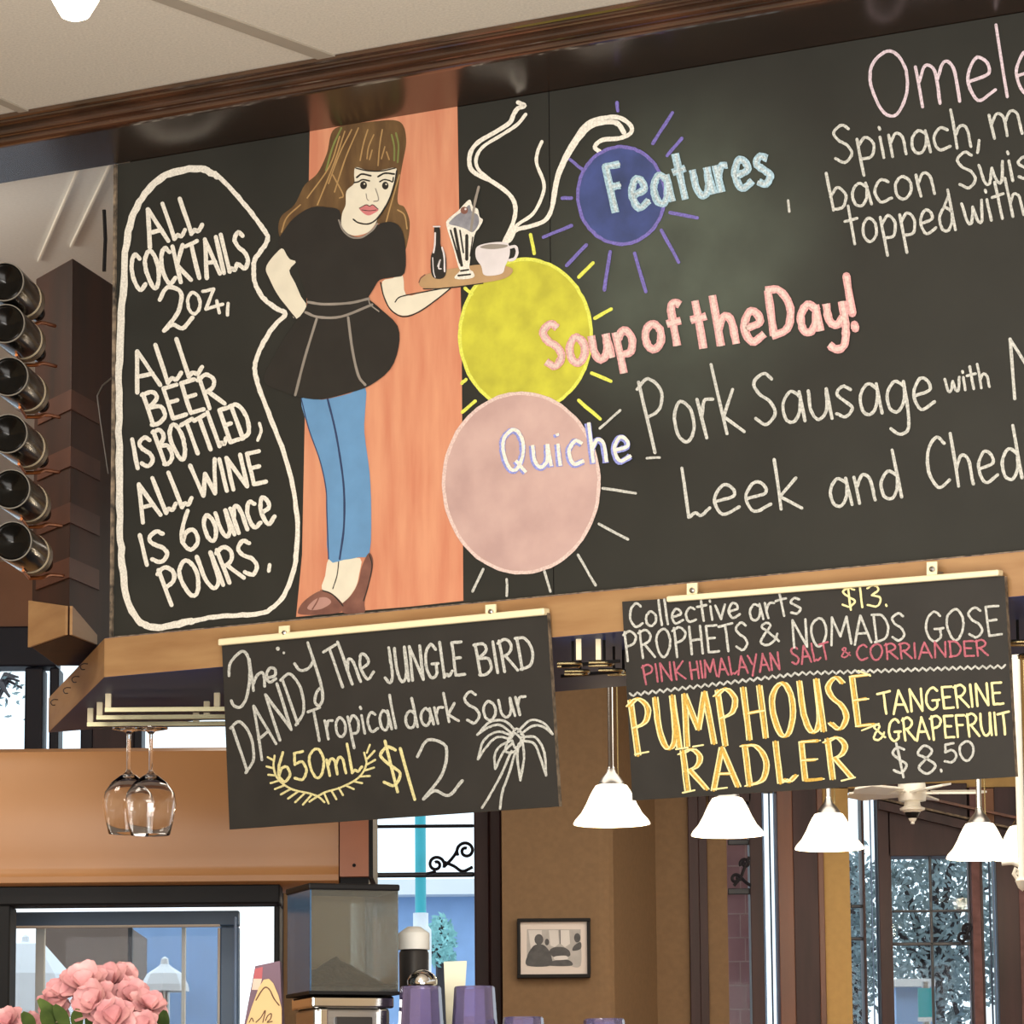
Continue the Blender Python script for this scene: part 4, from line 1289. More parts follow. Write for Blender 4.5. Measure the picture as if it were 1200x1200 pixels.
for a, b2 in (((744, 884), (760, 881)), ((792, 878), (806, 876)), ((812, 875), (824, 873)), ((800, 929), (814, 926)), ((986, 915), (1002, 911)), ((836, 925), (852, 923)), ((1006, 786), (1020, 792)), ((1010, 856), (1030, 848))):
    k.poly([a, b2], 2, M['ch_paley'], 1)
k.build('yellow_lettering', r2)
k = Ink(t2, 0.0008, 26)
Y_ = M['ch_paley']
k.word('$13.', 986, 713, 1042, 710, 25, 2.4, Y_); k.build('pale_yellow_lettering', r2)
k = Ink(t2, 0.0008, 36)
k.word('TANGERINE', 1030, 837, 1176, 825, 26, 2.8, Y_); k.word('&', 1023, 868, 1038, 866, 18, 2.4, Y_); k.word('GRAPEFRUIT', 1041, 869, 1184, 860, 26, 2.8, Y_)
k.build('pale_yellow_lettering', r2)
k = Ink(t2, 0.0008, 27)
k.word('$', 1047, 909, 1066, 906, 34, 3, Sm); k.word('8', 1075, 908, 1099, 905, 33, 3, Sm); k.word('.', 1100, 904, 1106, 904, 30, 3, Sm); k.word('50', 1106, 894, 1142, 890, 22, 2.8, Sm)
k.build('price_lettering', r2)

# ------------------------------------------------------------------ wine rack and its bottles, left of the board
hC = (1404 - 290) / F * 8.2
Cq, Aq, Bq2 = at(83, 500, 8.2), at(40, 500, 8.39), at(131, 500, 8.45)
zt, zb_ = EYE + hC, EYE + 1.146
rk = thing('wine_rack', 'dark wooden wine rack left of the menu board holding six bottles', 'wine rack', (Cq.x, Cq.y, zb_))
mb = MB()
back = [Vector((Bq2.x + 0.0, Bq2.y + 0.25, 0)), Vector((Aq.x + 0.02, Aq.y + 0.30, 0))]
plan = [Vector((Aq.x, Aq.y, zb_)), Vector((Cq.x, Cq.y, zb_)), Vector((Bq2.x, Bq2.y, zb_))] + [Vector((p.x, p.y, zb_)) for p in back]
mb.prism(plan, (0, 0, zt - zb_), M['rack'])
mb.build('rack_body', rk, bevel=0.003)
for py in (452, 521, 589, 655):
    z = EYE + (1404 - py) / F * 8.2
    mb = MB()
    d1, d2 = Vector((Aq.x - Cq.x, Aq.y - Cq.y, 0)), Vector((Bq2.x - Cq.x, Bq2.y - Cq.y, 0))
    out = -(d1.normalized() + d2.normalized()).normalized() * 0.012
    mb.prism([Vector((Cq.x, Cq.y, z)) + out, Vector((Cq.x, Cq.y, z)) + d2 * 0.72 + out, Vector((Cq.x, Cq.y, z)) + d2 * 0.72 - out, Vector((Cq.x, Cq.y, z)) - out * 2, Vector((Cq.x, Cq.y, z)) + d1 * 0.9 - out, Vector((Cq.x, Cq.y, z)) + d1 * 0.9 + out], (0, 0, -0.042), M['shelf'])
    mb.build('shelf', rk)
z = zb_
mb = MB()
d1 = Vector((Aq.x - Cq.x, Aq.y - Cq.y, 0))
d2 = Vector((Bq2.x - Cq.x, Bq2.y - Cq.y, 0))
out = Vector((d1.y, -d1.x, 0)).normalized()
if out.y > 0:
    out = -out
a0 = Vector((Aq.x, Aq.y, z)) + out * 0.002
mb.prism([a0, Vector((Cq.x, Cq.y, z)) + out * 0.002, Vector((Cq.x, Cq.y, z + 0.06)) + out * 0.002, a0 + Vector((0, 0, 0.10))], out * 0.006, M['fascia'])  # paler slanted piece paints the lit foot of the rack panel
out2 = Vector((d2.y, -d2.x, 0)).normalized()
if out2.y > 0:
    out2 = -out2
c0 = Vector((Cq.x, Cq.y, z)) + out2 * 0.002
mb.prism([c0, c0 + d2 * 0.60, c0 + d2 * 0.60 + Vector((0, 0, 0.020)), c0 + Vector((0, 0, 0.06))], out2 * 0.006, M['fascia'])
mb.build('lit_panel_patch', rk)
mb = MB()
mb.tube([at(122, 246, 8.2), at(123.5, 280, 8.2), at(122, 318, 8.2)], 0.004, M['black'], 8)
mb.build('cable', rk, True)
mb = MB()
mb.tube([at(131, 443, 8.12), at(120, 452, 8.14), at(114, 464, 8.15), at(118, 495, 8.16), at(127, 555, 8.15)], 0.0018, M['steel'], 6)
mb.build('hanging_wire', rk, True)

AX = Vector((math.sin(math.radians(6)), math.cos(math.radians(6)), 0))
names = ['topmost of the six dark wine bottles in the rack', 'second dark wine bottle from the top of the rack', 'third dark wine bottle from the top of the rack', 'fourth dark wine bottle down, third from the bottom', 'second dark wine bottle from the bottom of the rack', 'lowest of the six dark wine bottles in the rack']
prof = [(0.016, 0.0), (0.012, 0.020), (0.002, 0.030), (0.0, 0.034), (0.003, 0.039), (0.012, 0.0405), (0.19, 0.0405), (0.205, 0.037), (0.222, 0.026), (0.235, 0.0165), (0.250, 0.0145), (0.285, 0.0145), (0.285, 0.0165), (0.300, 0.0165), (0.301, 0.0)]
for i, (bx_, by_) in enumerate(((5, 330), (6, 379), (10, 441), (9, 508), (12, 573), (14, 634))):
    b0 = at(bx_, by_, 7.86)
    bt = thing('wine_bottle', names[i], 'wine bottle', b0, 'wine bottles in the rack')
    mb = MB(); mb.lathe(b0, AX, prof, M['bottle'], 32); mb.build('bottle_body', bt, True)
    mb = MB(); mb.lathe(b0, AX, [(0.150, 0.0405), (0.150, 0.0410), (0.160, 0.0410), (0.160, 0.0405)], M['label'], 32)
    mb.lathe(b0, AX, [(0.166, 0.0405), (0.166, 0.0409), (0.190, 0.0409), (0.190, 0.0405)], M['foil'], 32); mb.build('label', bt, True)
    mb = MB(); mb.lathe(b0, AX, [(0.0002, 0.0380), (0.0002, 0.0396), (0.002, 0.0404), (0.002, 0.0385)], M['rim'], 32); mb.build('base_rim', bt, True)
    mb = MB()
    q = smooth_line([b0 + AX * 0.20 + Vector((-0.01, 0, -0.044)), b0 + AX * 0.22 + Vector((0.012, 0, -0.040)), b0 + AX * 0.25 + Vector((0.02, 0, -0.030)), b0 + AX * 0.33 + Vector((0.03, 0, -0.02))])
    mb.tube(q, 0.004, M['copperwire'])
    mb.tube(smooth_line([b0 + AX * 0.10 + Vector((0.0, 0, -0.0435)), b0 + AX * 0.2 + Vector((-0.01, 0, -0.044))]), 0.003, M['copperwire'])
    mb.build('cradle', rk, True)

# ------------------------------------------------------------------ cup hooks on the slab's left side
for i, (hx, hy) in enumerate(((103, 778), (93, 793), (83, 806), (68, 820))):
    d = ray(hx, hy)
    nl = Vector((LV.y, -LV.x, 0))
    t_ = (SLAB_A - CAM).dot(nl) / d.dot(nl)
    c = CAM + d * t_
    if nl.x > 0:
        nl = -nl
    mb = MB()
    mb.tube(smooth_line([c, c + nl * 0.010, c + nl * 0.016 + Vector((0, 0, -0.005)), c + nl * 0.013 + Vector((0, 0, -0.012)), c + nl * 0.006 + Vector((0, 0, -0.012))]), 0.0011, M['iron'], 6)
    tag(mb.build('cup_hook', smooth=True), ['cup hook on the slab side nearest the board corner', 'second cup hook from the board corner', 'third cup hook from the board corner', 'cup hook farthest from the board corner'][i], 'hook', 'cup hooks on the slab side')

# ------------------------------------------------------------------ glass racks under the slab
gr = thing('glass_rack', 'row of metal hanging glass rails under the slab, left of the palm tree sign', 'glass rack', on_z(190, 830, ZS))
for (x0, ytop, ybot, xe, ye) in ((123, 809, 833, 300, 837), (113, 819, 842, 300, 845), (102, 826, 850, 300, 853)):
    pa = on_z(x0 + 4, ytop + 4, ZS)
    drop = (ybot - ytop - 4) * pa.y / F
    zz = ZS - drop
    mb = MB()
    mb.box((pa.x - 0.006, pa.y - 0.004, zz), (pa.x + 0.006, pa.y + 0.014, ZS), M['rail'])
    mb.box((pa.x - 0.006, pa.y - 0.010, zz - 0.003), (pa.x + 0.40, pa.y + 0.014, zz + 0.001), M['steel'])
    mb.box((pa.x - 0.006, pa.y - 0.012, zz - 0.004), (pa.x + 0.40, pa.y - 0.009, zz + 0.005), M['railbrass'])
    mb.box((pa.x - 0.006, pa.y + 0.012, zz - 0.004), (pa.x + 0.40, pa.y + 0.015, zz + 0.005), M['black'])
    mb.box((pa.x + 0.222, pa.y - 0.004, zz), (pa.x + 0.234, pa.y + 0.02, ZS), M['rail'])
    mb.build('rail', gr)
    last = (pa, zz)
gp = [(0.0, 0.0005), (0.0, 0.036), (0.003, 0.036), (0.008, 0.010), (0.014, 0.0045), (0.09, 0.0042), (0.098, 0.008), (0.104, 0.018), (0.118, 0.036), (0.140, 0.051), (0.162, 0.055), (0.195, 0.050), (0.228, 0.042), (0.229, 0.0408), (0.195, 0.0486), (0.162, 0.0535), (0.141, 0.0495), (0.120, 0.0345), (0.107, 0.012), (0.106, 0.0)]
pa, zz = last
for i, (gx, gy) in enumerate(((151, 0.0), (177, -0.115))):
    Yg = pa.y + gy
    gq = at(gx, 856, Yg)
    g = thing('wine_glass', ['left of two wine glasses hanging upside down under the slab', 'right of two wine glasses hanging upside down under the slab'][i], 'wine glass', (gq.x, Yg, gq.z - 0.22), 'hanging wine glasses')
    mb = MB()
    mb.lathe((gq.x, Yg, gq.z + 0.006), (0, 0, -1), gp, M['wineglass'], 32)
    mb.build('glass_bowl', g, True)
# rack between the two signs
g2 = thing('glass_rack', 'wire glass rack under the slab between the two hanging signs', 'glass rack', on_z(690, 760, ZS))
for hx in (678, 701):
    p_ = on_z(hx, 749, ZS)
    mb = MB(); mb.box((p_.x - 0.005, p_.y - 0.003, ZS - 0.04), (p_.x + 0.005, p_.y + 0.003, ZS), M['rail']); mb.build('drop_bar', g2)
pm = on_z(690, 747, ZS)
for i, (dx, dy) in enumerate(((-0.03, 0.05), (-0.015, 0.12), (0.03, 0.04), (0.05, 0.11), (0.07, 0.18))):
    c = Vector((pm.x + dx, pm.y + dy, ZS - 0.042 - 0.006 * (i % 2)))
    mb = MB()
    mb.tube(smooth_line([c + Vector((-0.03, 0, 0)), c + Vector((0.005, 0, 0)), c + Vector((0.016, 0.01, 0)), c + Vector((0.016, 0.035, 0)), c + Vector((0.005, 0.045, 0)), c + Vector((-0.03, 0.045, 0))]), 0.0035, M['brass'], 8)
    mb.tube([c, c + Vector((0, 0, 0.045))], 0.003, M['black'], 6)
    mb.build('wire_loop', g2, True)
mb = MB()
mb.obox(Vector((pm.x, pm.y, ZS - 0.045)) - U * 0.06 + Vector((0, 0.06, 0)), U * 0.13, (0, 0.01, 0), (0, 0, 0.006), M['black'])
mb.obox(Vector((pm.x, pm.y, ZS - 0.052)) - U * 0.06 + Vector((0, 0.16, 0)), U * 0.13, (0, 0.01, 0), (0, 0, 0.006), M['black'])
mb.build('cross_bar', g2)
g3 = thing('glass_rack', 'wire glass rack under the slab right of the yellow lettered sign', 'glass rack', on_z(1200, 735, ZS))
pm = on_z(1196, 722, ZS)
for i, (dx, dy) in enumerate(((0.0, 0.05), (0.05, 0.0), (0.03, 0.12))):
    c = Vector((pm.x + dx, pm.y + dy, ZS - 0.04 - 0.008 * i))
    mb = MB()
    mb.tube(smooth_line([c + Vector((0.07, 0, 0)), c + Vector((0.0, 0, 0)), c + Vector((-0.015, 0.01, 0)), c + Vector((-0.015, 0.035, 0)), c + Vector((0, 0.045, 0)), c + Vector((0.07, 0.045, 0))]), 0.0035, M['brass'], 8)
    mb.tube([c, c + Vector((0, 0, 0.05 + .008 * i))], 0.003, M['black'], 6)
    mb.build('wire_loop', g3, True)


# ------------------------------------------------------------------ pendant lamps over the far side of the bar
def pendant(cx, ybot, wpx, label, seed):
    D = F * 0.205 / wpx
    b_ = at(cx, ybot, D)
    r = thing('pendant_lamp', label, 'pendant lamp', b_, 'bell shaped pendant lamps')
    mb = MB()
    sp = [(0.0, 0.1025), (0.003, 0.103), (0.012, 0.098), (0.03, 0.082), (0.055, 0.068), (0.075, 0.059), (0.092, 0.050), (0.104, 0.042), (0.108, 0.030), (0.108, 0.016), (0.104, 0.016), (0.103, 0.028), (0.099, 0.040), (0.088, 0.048), (0.072, 0.056), (0.052, 0.065), (0.027, 0.079), (0.009, 0.095), (0.0, 0.1005), (0.0, 0.1025)]
    mb.lathe(b_, (0, 0, 1), sp, M['shade'], 32)
    mb.build('lamp_shade', r, True)
    mb = MB()
    mb.lathe(b_ + Vector((0, 0, 0.104)), (0, 0, 1), [(0, 0.0), (0, 0.036), (0.008, 0.034), (0.022, 0.024), (0.034, 0.014), (0.046, 0.010), (0.05, 0.0)], M['steel'], 20)
    mb.build('shade_cap', r, True)
    mb = MB()
    mb.lathe(b_ + Vector((0, 0, 0.15)), (0, 0, 1), [(0, 0), (0, 0.011), (0.006, 0.0085), (ZI - b_.z - 0.17, 0.0075), (ZI - b_.z - 0.165, 0.035), (ZI - b_.z - 0.1501, 0.045), (ZI - b_.z - 0.1501, 0)], M['chrome'], 14)
    mb.build('rod', r, True)
    mb = MB()
    mb.tube([b_ + Vector((0.018, 0, 0.13)), b_ + Vector((0.016, 0, ZI - b_.z - 0.02))], 0.002, M['brass'], 6)
    mb.build('cord', r, True)
    mb = MB()
    mb.lathe(b_ + Vector((0, 0, 0.10)), (0, 0, -1), [(0, 0.012), (0.02, 0.014), (0.035, 0.022), (0.055, 0.026), (0.072, 0.018), (0.078, 0)], M['shade'], 16)
    mb.build('bulb', r, True)
    l_ = bpy.data.lights.new('pendant_glow', 'POINT')
    l_.energy, l_.color, l_.shadow_soft_size = 5.0, (1.0, 0.80, 0.55), 0.03
    lo = bpy.data.objects.new('pendant_glow', l_)
    COL.objects.link(lo)
    lo.parent = r
    lo.location = (0, 0, -0.02)


pendant(717, 966, 90, 'lit white bell pendant lamp hanging between the two signs', 1)
pendant(853, 979, 86, 'lit white bell pendant lamp below the word RADLER', 2)
pendant(972, 995, 81, 'lit white bell pendant lamp before the ochre wall strip', 3)
pendant(1149, 1006, 80, 'lit white bell pendant lamp right of the ceiling fan, before another lamp', 4)
pendant(1200, 1007, 76, 'lit white bell pendant lamp cut by the right edge of the picture', 5)


# ------------------------------------------------------------------ ceiling fans
def fan(cx, cy, Y, label, spread, ang0):
    c = at(cx, cy, Y)
    r = thing('ceiling_fan', label, 'ceiling fan', c)
    mb = MB()
    mb.lathe(c, (0, 0, 1), [(-0.066, 0), (-0.064, 0.006), (-0.058, 0.006), (-0.054, 0.010), (-0.042, 0.015), (-0.026, 0.026), (-0.022, 0.038), (-0.016, 0.039), (-0.010, 0.026), (0.004, 0.024), (0.006, 0.042), (0.03, 0.045), (0.06, 0.042), (0.075, 0.03), (0.076, 0.0)], M['fan'], 28)
    mb.build('motor_housing', r, True)
    mb = MB()
    mb.lathe(c + Vector((0, 0, -0.047)), (0, 0, 1), [(0, 0.0135), (0.004, 0.017), (0.016, 0.024), (0.018, 0.024)], M['black'], 20)
    mb.build('finial_band', r, True)
    mb = MB()
    mb.lathe(c + Vector((0, 0, 0.07)), (0, 0, 1), [(0, 0.014), (ZI - c.z - 0.09, 0.014), (ZI - c.z - 0.08, 0.06), (ZI - c.z - 0.0702, 0.065), (ZI - c.z - 0.0702, 0)], M['fan'], 16)
    mb.build('down_rod', r, True)
    for i in range(5):
        a = ang0 + i * 2 * math.pi / 5
        d = Vector((math.cos(a), math.sin(a), 0))
        s_ = Vector((-math.sin(a), math.cos(a), 0.18))
        mb = MB()
        mb.obox(c + d * 0.03 + Vector((0, 0, 0.028)) - s_ * 0.02, d * 0.05, s_ * 0.04, (0, 0, 0.006), M['fan'])
        mb.prism([c + d * 0.06 + Vector((0, 0, 0.03)) - s_ * 0.035, c + d * spread + Vector((0, 0, 0.03)) - s_ * 0.042, c + d * (spread + 0.03) + Vector((0, 0, 0.03)), c + d * spread + Vector((0, 0, 0.03)) + s_ * 0.042, c + d * 0.06 + Vector((0, 0, 0.03)) + s_ * 0.035], (0, 0, 0.006), M['fan'])
        mb.build('blade', r)


fan(1069, 941, 12.3, 'cream ceiling fan hanging just below the yellow lettered sign', 0.20, 0.0)
c = at(1199, 1000, 11.2)
r = thing('hanging_bracket', 'cream rod with curled bracket at the right edge, before the last pendant lamp', 'bracket', c)
mb = MB(); mb.lathe(at(1198, 1032, 11.2), (0, 0, 1), [(-0.03, 0), (-0.02, 0.012), (0, 0.02), (0.012, 0.011), (ZI - c.z + 0.07, 0.011), (ZI - c.z + 0.07, 0)], M['fan'], 14); mb.build('rod', r, True)
for sg in (-1, 1):
    mb = MB(); mb.tube([at(1198 + sg * a, b, 11.2) for a, b in ((0, 1030), (6, 1030), (10, 1024), (8, 1018), (4, 1021), (6, 1025))], 0.006, M['fan'], 8); mb.build('scroll_arm', r, True)
mb = MB(); mb.tube([at(1174, 1012, 11.2), at(1186, 1011, 11.2), at(1194, 1014, 11.2), at(1198, 1022, 11.2)], 0.006, M['fan'], 8); mb.build('cross_arm', r, True)

# ------------------------------------------------------------------ lamp on the main ceiling, top left
c = at(88, 24, 5.6)
r = thing('ceiling_lamp', 'white lit lamp under the ceiling at the top left corner', 'ceiling lamp', c)
mb = MB(); mb.lathe(c, (0, 0, 1), [(0, 0), (0.0015, 0.010), (0.006, 0.020), (0.03, 0.034), (0.07, 0.046), (0.11, 0.052), (0.14, 0.046), (0.15, 0.02), (0.15, 0)], M['shade'], 28); mb.build('lamp_shade', r, True)
mb = MB(); mb.lathe(c + Vector((0, 0, 0.148)), (0, 0, 1), [(0, 0), (0, 0.018), (0.02, 0.016), (ZC - c.z - 0.17, 0.012), (ZC - c.z - 0.16, 0.05), (ZC - c.z - 0.1481, 0.055), (ZC - c.z - 0.1481, 0)], M['white'], 20); mb.build('stem', r, True)
l_ = bpy.data.lights.new('ceiling_lamp_glow', 'POINT'); l_.energy, l_.color, l_.shadow_soft_size = 22, (1, 0.93, 0.82), 0.05
lo = bpy.data.objects.new('ceiling_lamp_glow', l_); COL.objects.link(lo); lo.parent = r; lo.location = (0.0, 0, -0.06)

# ------------------------------------------------------------------ framed photograph on the tan wall
YP = YN - 0.03
r = thing('framed_photograph', 'black framed black and white photograph on the tan wall', 'picture', at(649, 1147, YP))
mb = MB()
for q in ((606, 692, 1076, 1080), (606, 692, 1141.5, 1146), (606, 610, 1080, 1142), (688, 692, 1080, 1142)):
    mb.pbox(*q, YP, YN - 0.0005, M['black'])
mb.build('frame', r, bevel=0.002)
mb = MB(); mb.pbox(609, 689, 1079, 1143, YP + 0.012, YP + 0.02, M['matb']); mb.build('mat_board', r)


def pic(px, py, off=0.0):
    return at(px, py, YP + 0.0115 - off)


k = Ink(pic, 0.0, 30)
k.fill([(617.5, 1089), (680.5, 1089), (680.5, 1132), (617.5, 1132)], M['photo'], 0, False)
D = M['photod']; Lm = M['photol']
k.fill([(619, 1090), (635, 1090), (634, 1110), (622, 1112)], Lm, 1, False)
k.fill([(643, 1090), (654, 1090), (655, 1106), (650, 1110), (645, 1108)], Lm, 1, False)
k.fill([(657, 1090), (667, 1090), (668, 1106), (662, 1110), (657, 1106)], Lm, 1, False)
k.fill([(618, 1131.5), (618, 1120), (623, 1111), (628, 1107), (636, 1107), (642, 1112), (646, 1120), (645, 1131.5)], D, 2)
k.dot((631.5, 1101), 5.2, D, 2, 16, 6.4); k.dot((641, 1104), 2.6, D, 2, 10, 4)
k.fill([(669, 1131.5), (667, 1121), (671, 1112), (675, 1108), (680.4, 1107), (680.4, 1131.5)], M['photo'], 2)
k.fill([(671, 1114), (673, 1108), (680.4, 1104), (680.4, 1112)], D, 3)
k.dot((676.5, 1099), 3.8, D, 3, 14, 5.6)
k.fill([(644, 1114), (650, 1110), (660, 1110), (667, 1114), (668, 1120), (660, 1122), (648, 1121)], D, 2)
k.dot((656, 1113), 4.5, D, 3, 12, 3.4)
k.stroke([(656, 1090), (656.5, 1106)], 1.0, D, 2)
k.fill([(650, 1121), (663, 1120), (665, 1124), (651, 1125)], Lm, 3)
k.fill([(644, 1131.5), (648, 1126), (666, 1125), (670, 1131.5)], D, 2)
k.build('photo_print', r)

# ------------------------------------------------------------------ bar counter and what stands on it
YG = 7.3
ZQ = at(600, 1277, YG).z
ct = thing('bar_counter', 'raised back bar under the coffee grinder, tumblers and flowers', 'counter', (-0.1, YG, 0))
mb = MB(); mb.box((-2.2, 6.35, ZQ - 0.04), (1.6, 7.62, ZQ), M['counter']); mb.build('counter_top', ct, bevel=0.004)
mb = MB(); mb.box((-2.15, 6.45, 0), (1.55, 7.58, ZQ - 0.04), M['frame']); mb.build('counter_body', ct)

# coffee grinder
ang = math.radians(19)
gx = Vector((math.cos(ang), math.sin(ang), 0)); gy = Vector((-math.sin(ang), math.cos(ang), 0))
g0 = at(363, 1165, YG)                                   # near left lower corner of the hopper
wv_, dp = 0.168, 0.15
ztop = at(415, 1042, YG).z
gr_ = thing('coffee_grinder', 'coffee grinder with clear hopper of ground beans and chrome collar', 'coffee grinder', (g0.x + 0.08, g0.y + 0.08, ZQ))
zl = g0.z
mb = MB()
for m_, o_, a_, b_ in ((M['hopper'], g0, gx * wv_, gy * 0.003), (M['hopper_b'], g0, gx * 0.003, gy * dp), (M['hopper'], g0 + gx * (wv_ - 0.003), gx * 0.003, gy * dp), (M['hopper'], g0 + gy * (dp - 0.003), gx * wv_, gy * 0.003)):
    mb.obox(o_, a_, b_, (0, 0, ztop - zl), m_)
mb.build('hopper', gr_)
mb = MB(); mb.obox(Vector((g0.x, g0.y, ztop)) - gx * 0.003 - gy * 0.003, gx * (wv_ + 0.006), gy * (dp + 0.006), (0, 0, 0.012), M['black']); mb.build('lid', gr_, bevel=0.003)
mb = MB(); mb.obox(Vector((g0.x, g0.y, zl)) - gx * 0.002 - gy * 0.002, gx * (wv_ + 0.004), gy * (dp + 0.004), (0, 0, 0.006), M['black']); mb.build('hopper_base', gr_)
mb = MB()
cc = g0 + gx * wv_ * 0.5 + gy * dp * 0.5
rg = random.Random(2)
NN = 14
vs, fs = [], []
for i in range(NN + 1):
    for j in range(NN + 1):
        u_, v_ = i / NN, j / NN
        rr = max(abs(u_ - 0.42), abs(v_ - 0.5)) * 2
        h_ = 0.055 * max(0, 1 - rr * 1.0) + 0.010 + rg.uniform(0, 0.004)
        vs.append(g0 + gx * (0.004 + (wv_ - 0.008) * u_) + gy * (0.004 + (dp - 0.008) * v_) + Vector((0, 0, 0.006 + h_)))
for i in range(NN):
    for j in range(NN):
        fs.append((i * (NN + 1) + j, (i + 1) * (NN + 1) + j, (i + 1) * (NN + 1) + j + 1, i * (NN + 1) + j + 1))
mb.add(vs, fs, M['beans'])
for e in range(4):
    pass
mb.obox(g0 + gx * 0.004 + gy * 0.004 + Vector((0, 0, 0.0062)), gx * (wv_ - 0.008), gy * (dp - 0.008), (0, 0, 0.008), M['beans'])
bn = mb.build('coffee_beans', gr_, True); bn['kind'] = 'stuff'
mb = MB(); mb.obox(g0 + gx * 0.006 + gy * 0.006 + Vector((0, 0, -0.024)), gx * (wv_ - 0.012), gy * (dp - 0.012), (0, 0, 0.022), M['chrome']); mb.build('collar', gr_, bevel=0.004)
mb = MB(); mb.obox(Vector((g0.x, g0.y, ZQ)) + gx * 0.012 + gy * 0.012, gx * (wv_ - 0.024), gy * (dp - 0.024), (0, 0, zl - ZQ - 0.024), M['steel']); mb.build('grinder_body', gr_, bevel=0.006)
mb = MB()
for sx in (0.02, wv_ - 0.036):
    mb.obox(Vector((g0.x, g0.y, ZQ)) + gx * sx + gy * 0.004, gx * 0.016, gy * 0.01, (0, 0, zl - ZQ - 0.026), M['chrome'])
mb.obox(Vector((g0.x, g0.y, zl - 0.10)) + gx * 0.05 + gy * 0.004, gx * 0.07, gy * 0.01, (0, 0, 0.06), M['dark'])
mb.build('front_bracket', gr_, bevel=0.002)

# pale capped jar behind
jq = at(486, 1150, 7.55)
jr = thing('storage_jar', 'dark jar with a pale cap behind the left purple tumblers', 'jar', (jq.x, 7.5, ZQ))
mb = MB(); z1, z2, z3 = at(486, 1113, 7.5).z, at(486, 1093, 7.5).z, at(486, 1086, 7.5).z
mb.lathe((jq.x, 7.5, ZQ), (0, 0, 1), [(0, 0), (0, 0.026), (z1 - ZQ - 0.006, 0.0280), (z1 - ZQ, 0.024), (z1 - ZQ, 0)], M['dark'], 28); mb.build('jar_body', jr, True)
mb = MB(); mb.lathe((jq.x, 7.5, z1), (0, 0, 1), [(0, 0), (0, 0.0295), (z2 - z1 - 0.002, 0.0295), (z2 - z1, 0.028), (z3 - z1, 0.012), (z3 - z1, 0)], M['white'], 28); mb.build('cap', jr, True)
sq = at(495, 1157, 7.40)
sh = thing('cocktail_shaker', 'round chrome topped shaker just behind the left purple tumblers', 'shaker', (sq.x, 7.40, ZQ))
mb = MB(); mb.lathe((sq.x, 7.40, ZQ), (0, 0, 1), [(0, 0), (0, 0.022), (sq.z - ZQ, 0.024), (sq.z - ZQ, 0)], M['steel'], 28); mb.build('shaker_body', sh, True)
mb = MB(); hh = at(495, 1136, 7.4).z - sq.z
mb.lathe((sq.x, 7.40, sq.z), (0, 0, 1), [(0, 0.022), (hh * 0.15, 0.0275), (hh * 0.4, 0.0278), (hh * 0.72, 0.022), (hh * 0.93, 0.011), (hh, 0)], M['chrome'], 28); mb.build('dome_lid', sh, True)


# purple tumblers, upside down
def tumbler(cx, ytop, Y, label, nest=0.0):
    p_ = at(cx, ytop, Y)
    h_ = 0.130
    t_ = thing('tumbler', label, 'tumbler', (p_.x, Y, p_.z - h_), 'purple plastic tumblers upside down')
    mb = MB()
    vs, fs = [], []
    n = 48
    pr = [(0.0, 0.0), (0.0, 0.0350), (0.003, 0.0368), (h_ - 0.006, 0.0445), (h_, 0.0450), (h_, 0.0428), (h_ - 0.006, 0.0425), (0.006, 0.0345), (0.005, 0.0)]
    for t2, r2_ in pr:
        for i in range(n):
            w = 2 * math.pi * i / n
            rr = r2_ * (math.cos(math.pi / 12) / math.cos((w % (math.pi / 6)) - math.pi / 12) if 0.002 < t2 < h_ - 0.004 else 1)
            vs.append((p_.x + math.cos(w) * max(rr, 1e-4), Y + math.sin(w) * max(rr, 1e-4), p_.z - t2))
    for a_ in range(len(pr) - 1):
        for i in range(n):
            j = (i + 1) % n
            fs.append((a_ * n + i, a_ * n + j, (a_ + 1) * n + j, (a_ + 1) * n + i))
    mb.add(vs, fs, M['tumbler'])
    mb.build('tumbler_wall', t_)
    mb = MB(); mb.lathe((p_.x, Y, p_.z - h_ + 0.034), (0, 0, -1), [(0, 0.0438), (0.002, 0.0448), (0.004, 0.0442)], M['tumbler'], 32); mb.build('rim_band', t_, True)


dz = 85 - 37
tumbler(493, 1156, YG, 'upper purple tumbler of the left upside down stack')
tumbler(493, 1192, YG, 'lower purple tumbler of the left upside down stack')
tumbler(556, 1156, YG, 'upper purple tumbler of the stack beside the cream card')
tumbler(556, 1192, YG, 'lower purple tumbler of the stack beside the cream card')
tumbler(613, 1192, YG, 'single purple tumbler right of the two stacks, only its top showing')
tumbler(708, 1194, YG, 'purple tumbler farthest right, under the framed photograph')

# cream menu card behind the tumblers
cq = [at(x, y, 7.45) for x, y in ((520, 1127), (547, 1126), (545, 1160), (536, 1277), (526, 1277))]
mb = MB(); mb.prism(cq, (0, 0.004, 0), M['card'])
mb.prism([p_ + Vector((0, 0.004, 0)) for p_ in (cq[0], cq[1])] + [Vector((cq[3].x, 7.50, ZQ)), Vector((cq[4].x, 7.50, ZQ))], (0, 0.002, 0), M['card'])
tag(mb.build('table_card'), 'tall cream card standing between the two purple stacks', 'card')

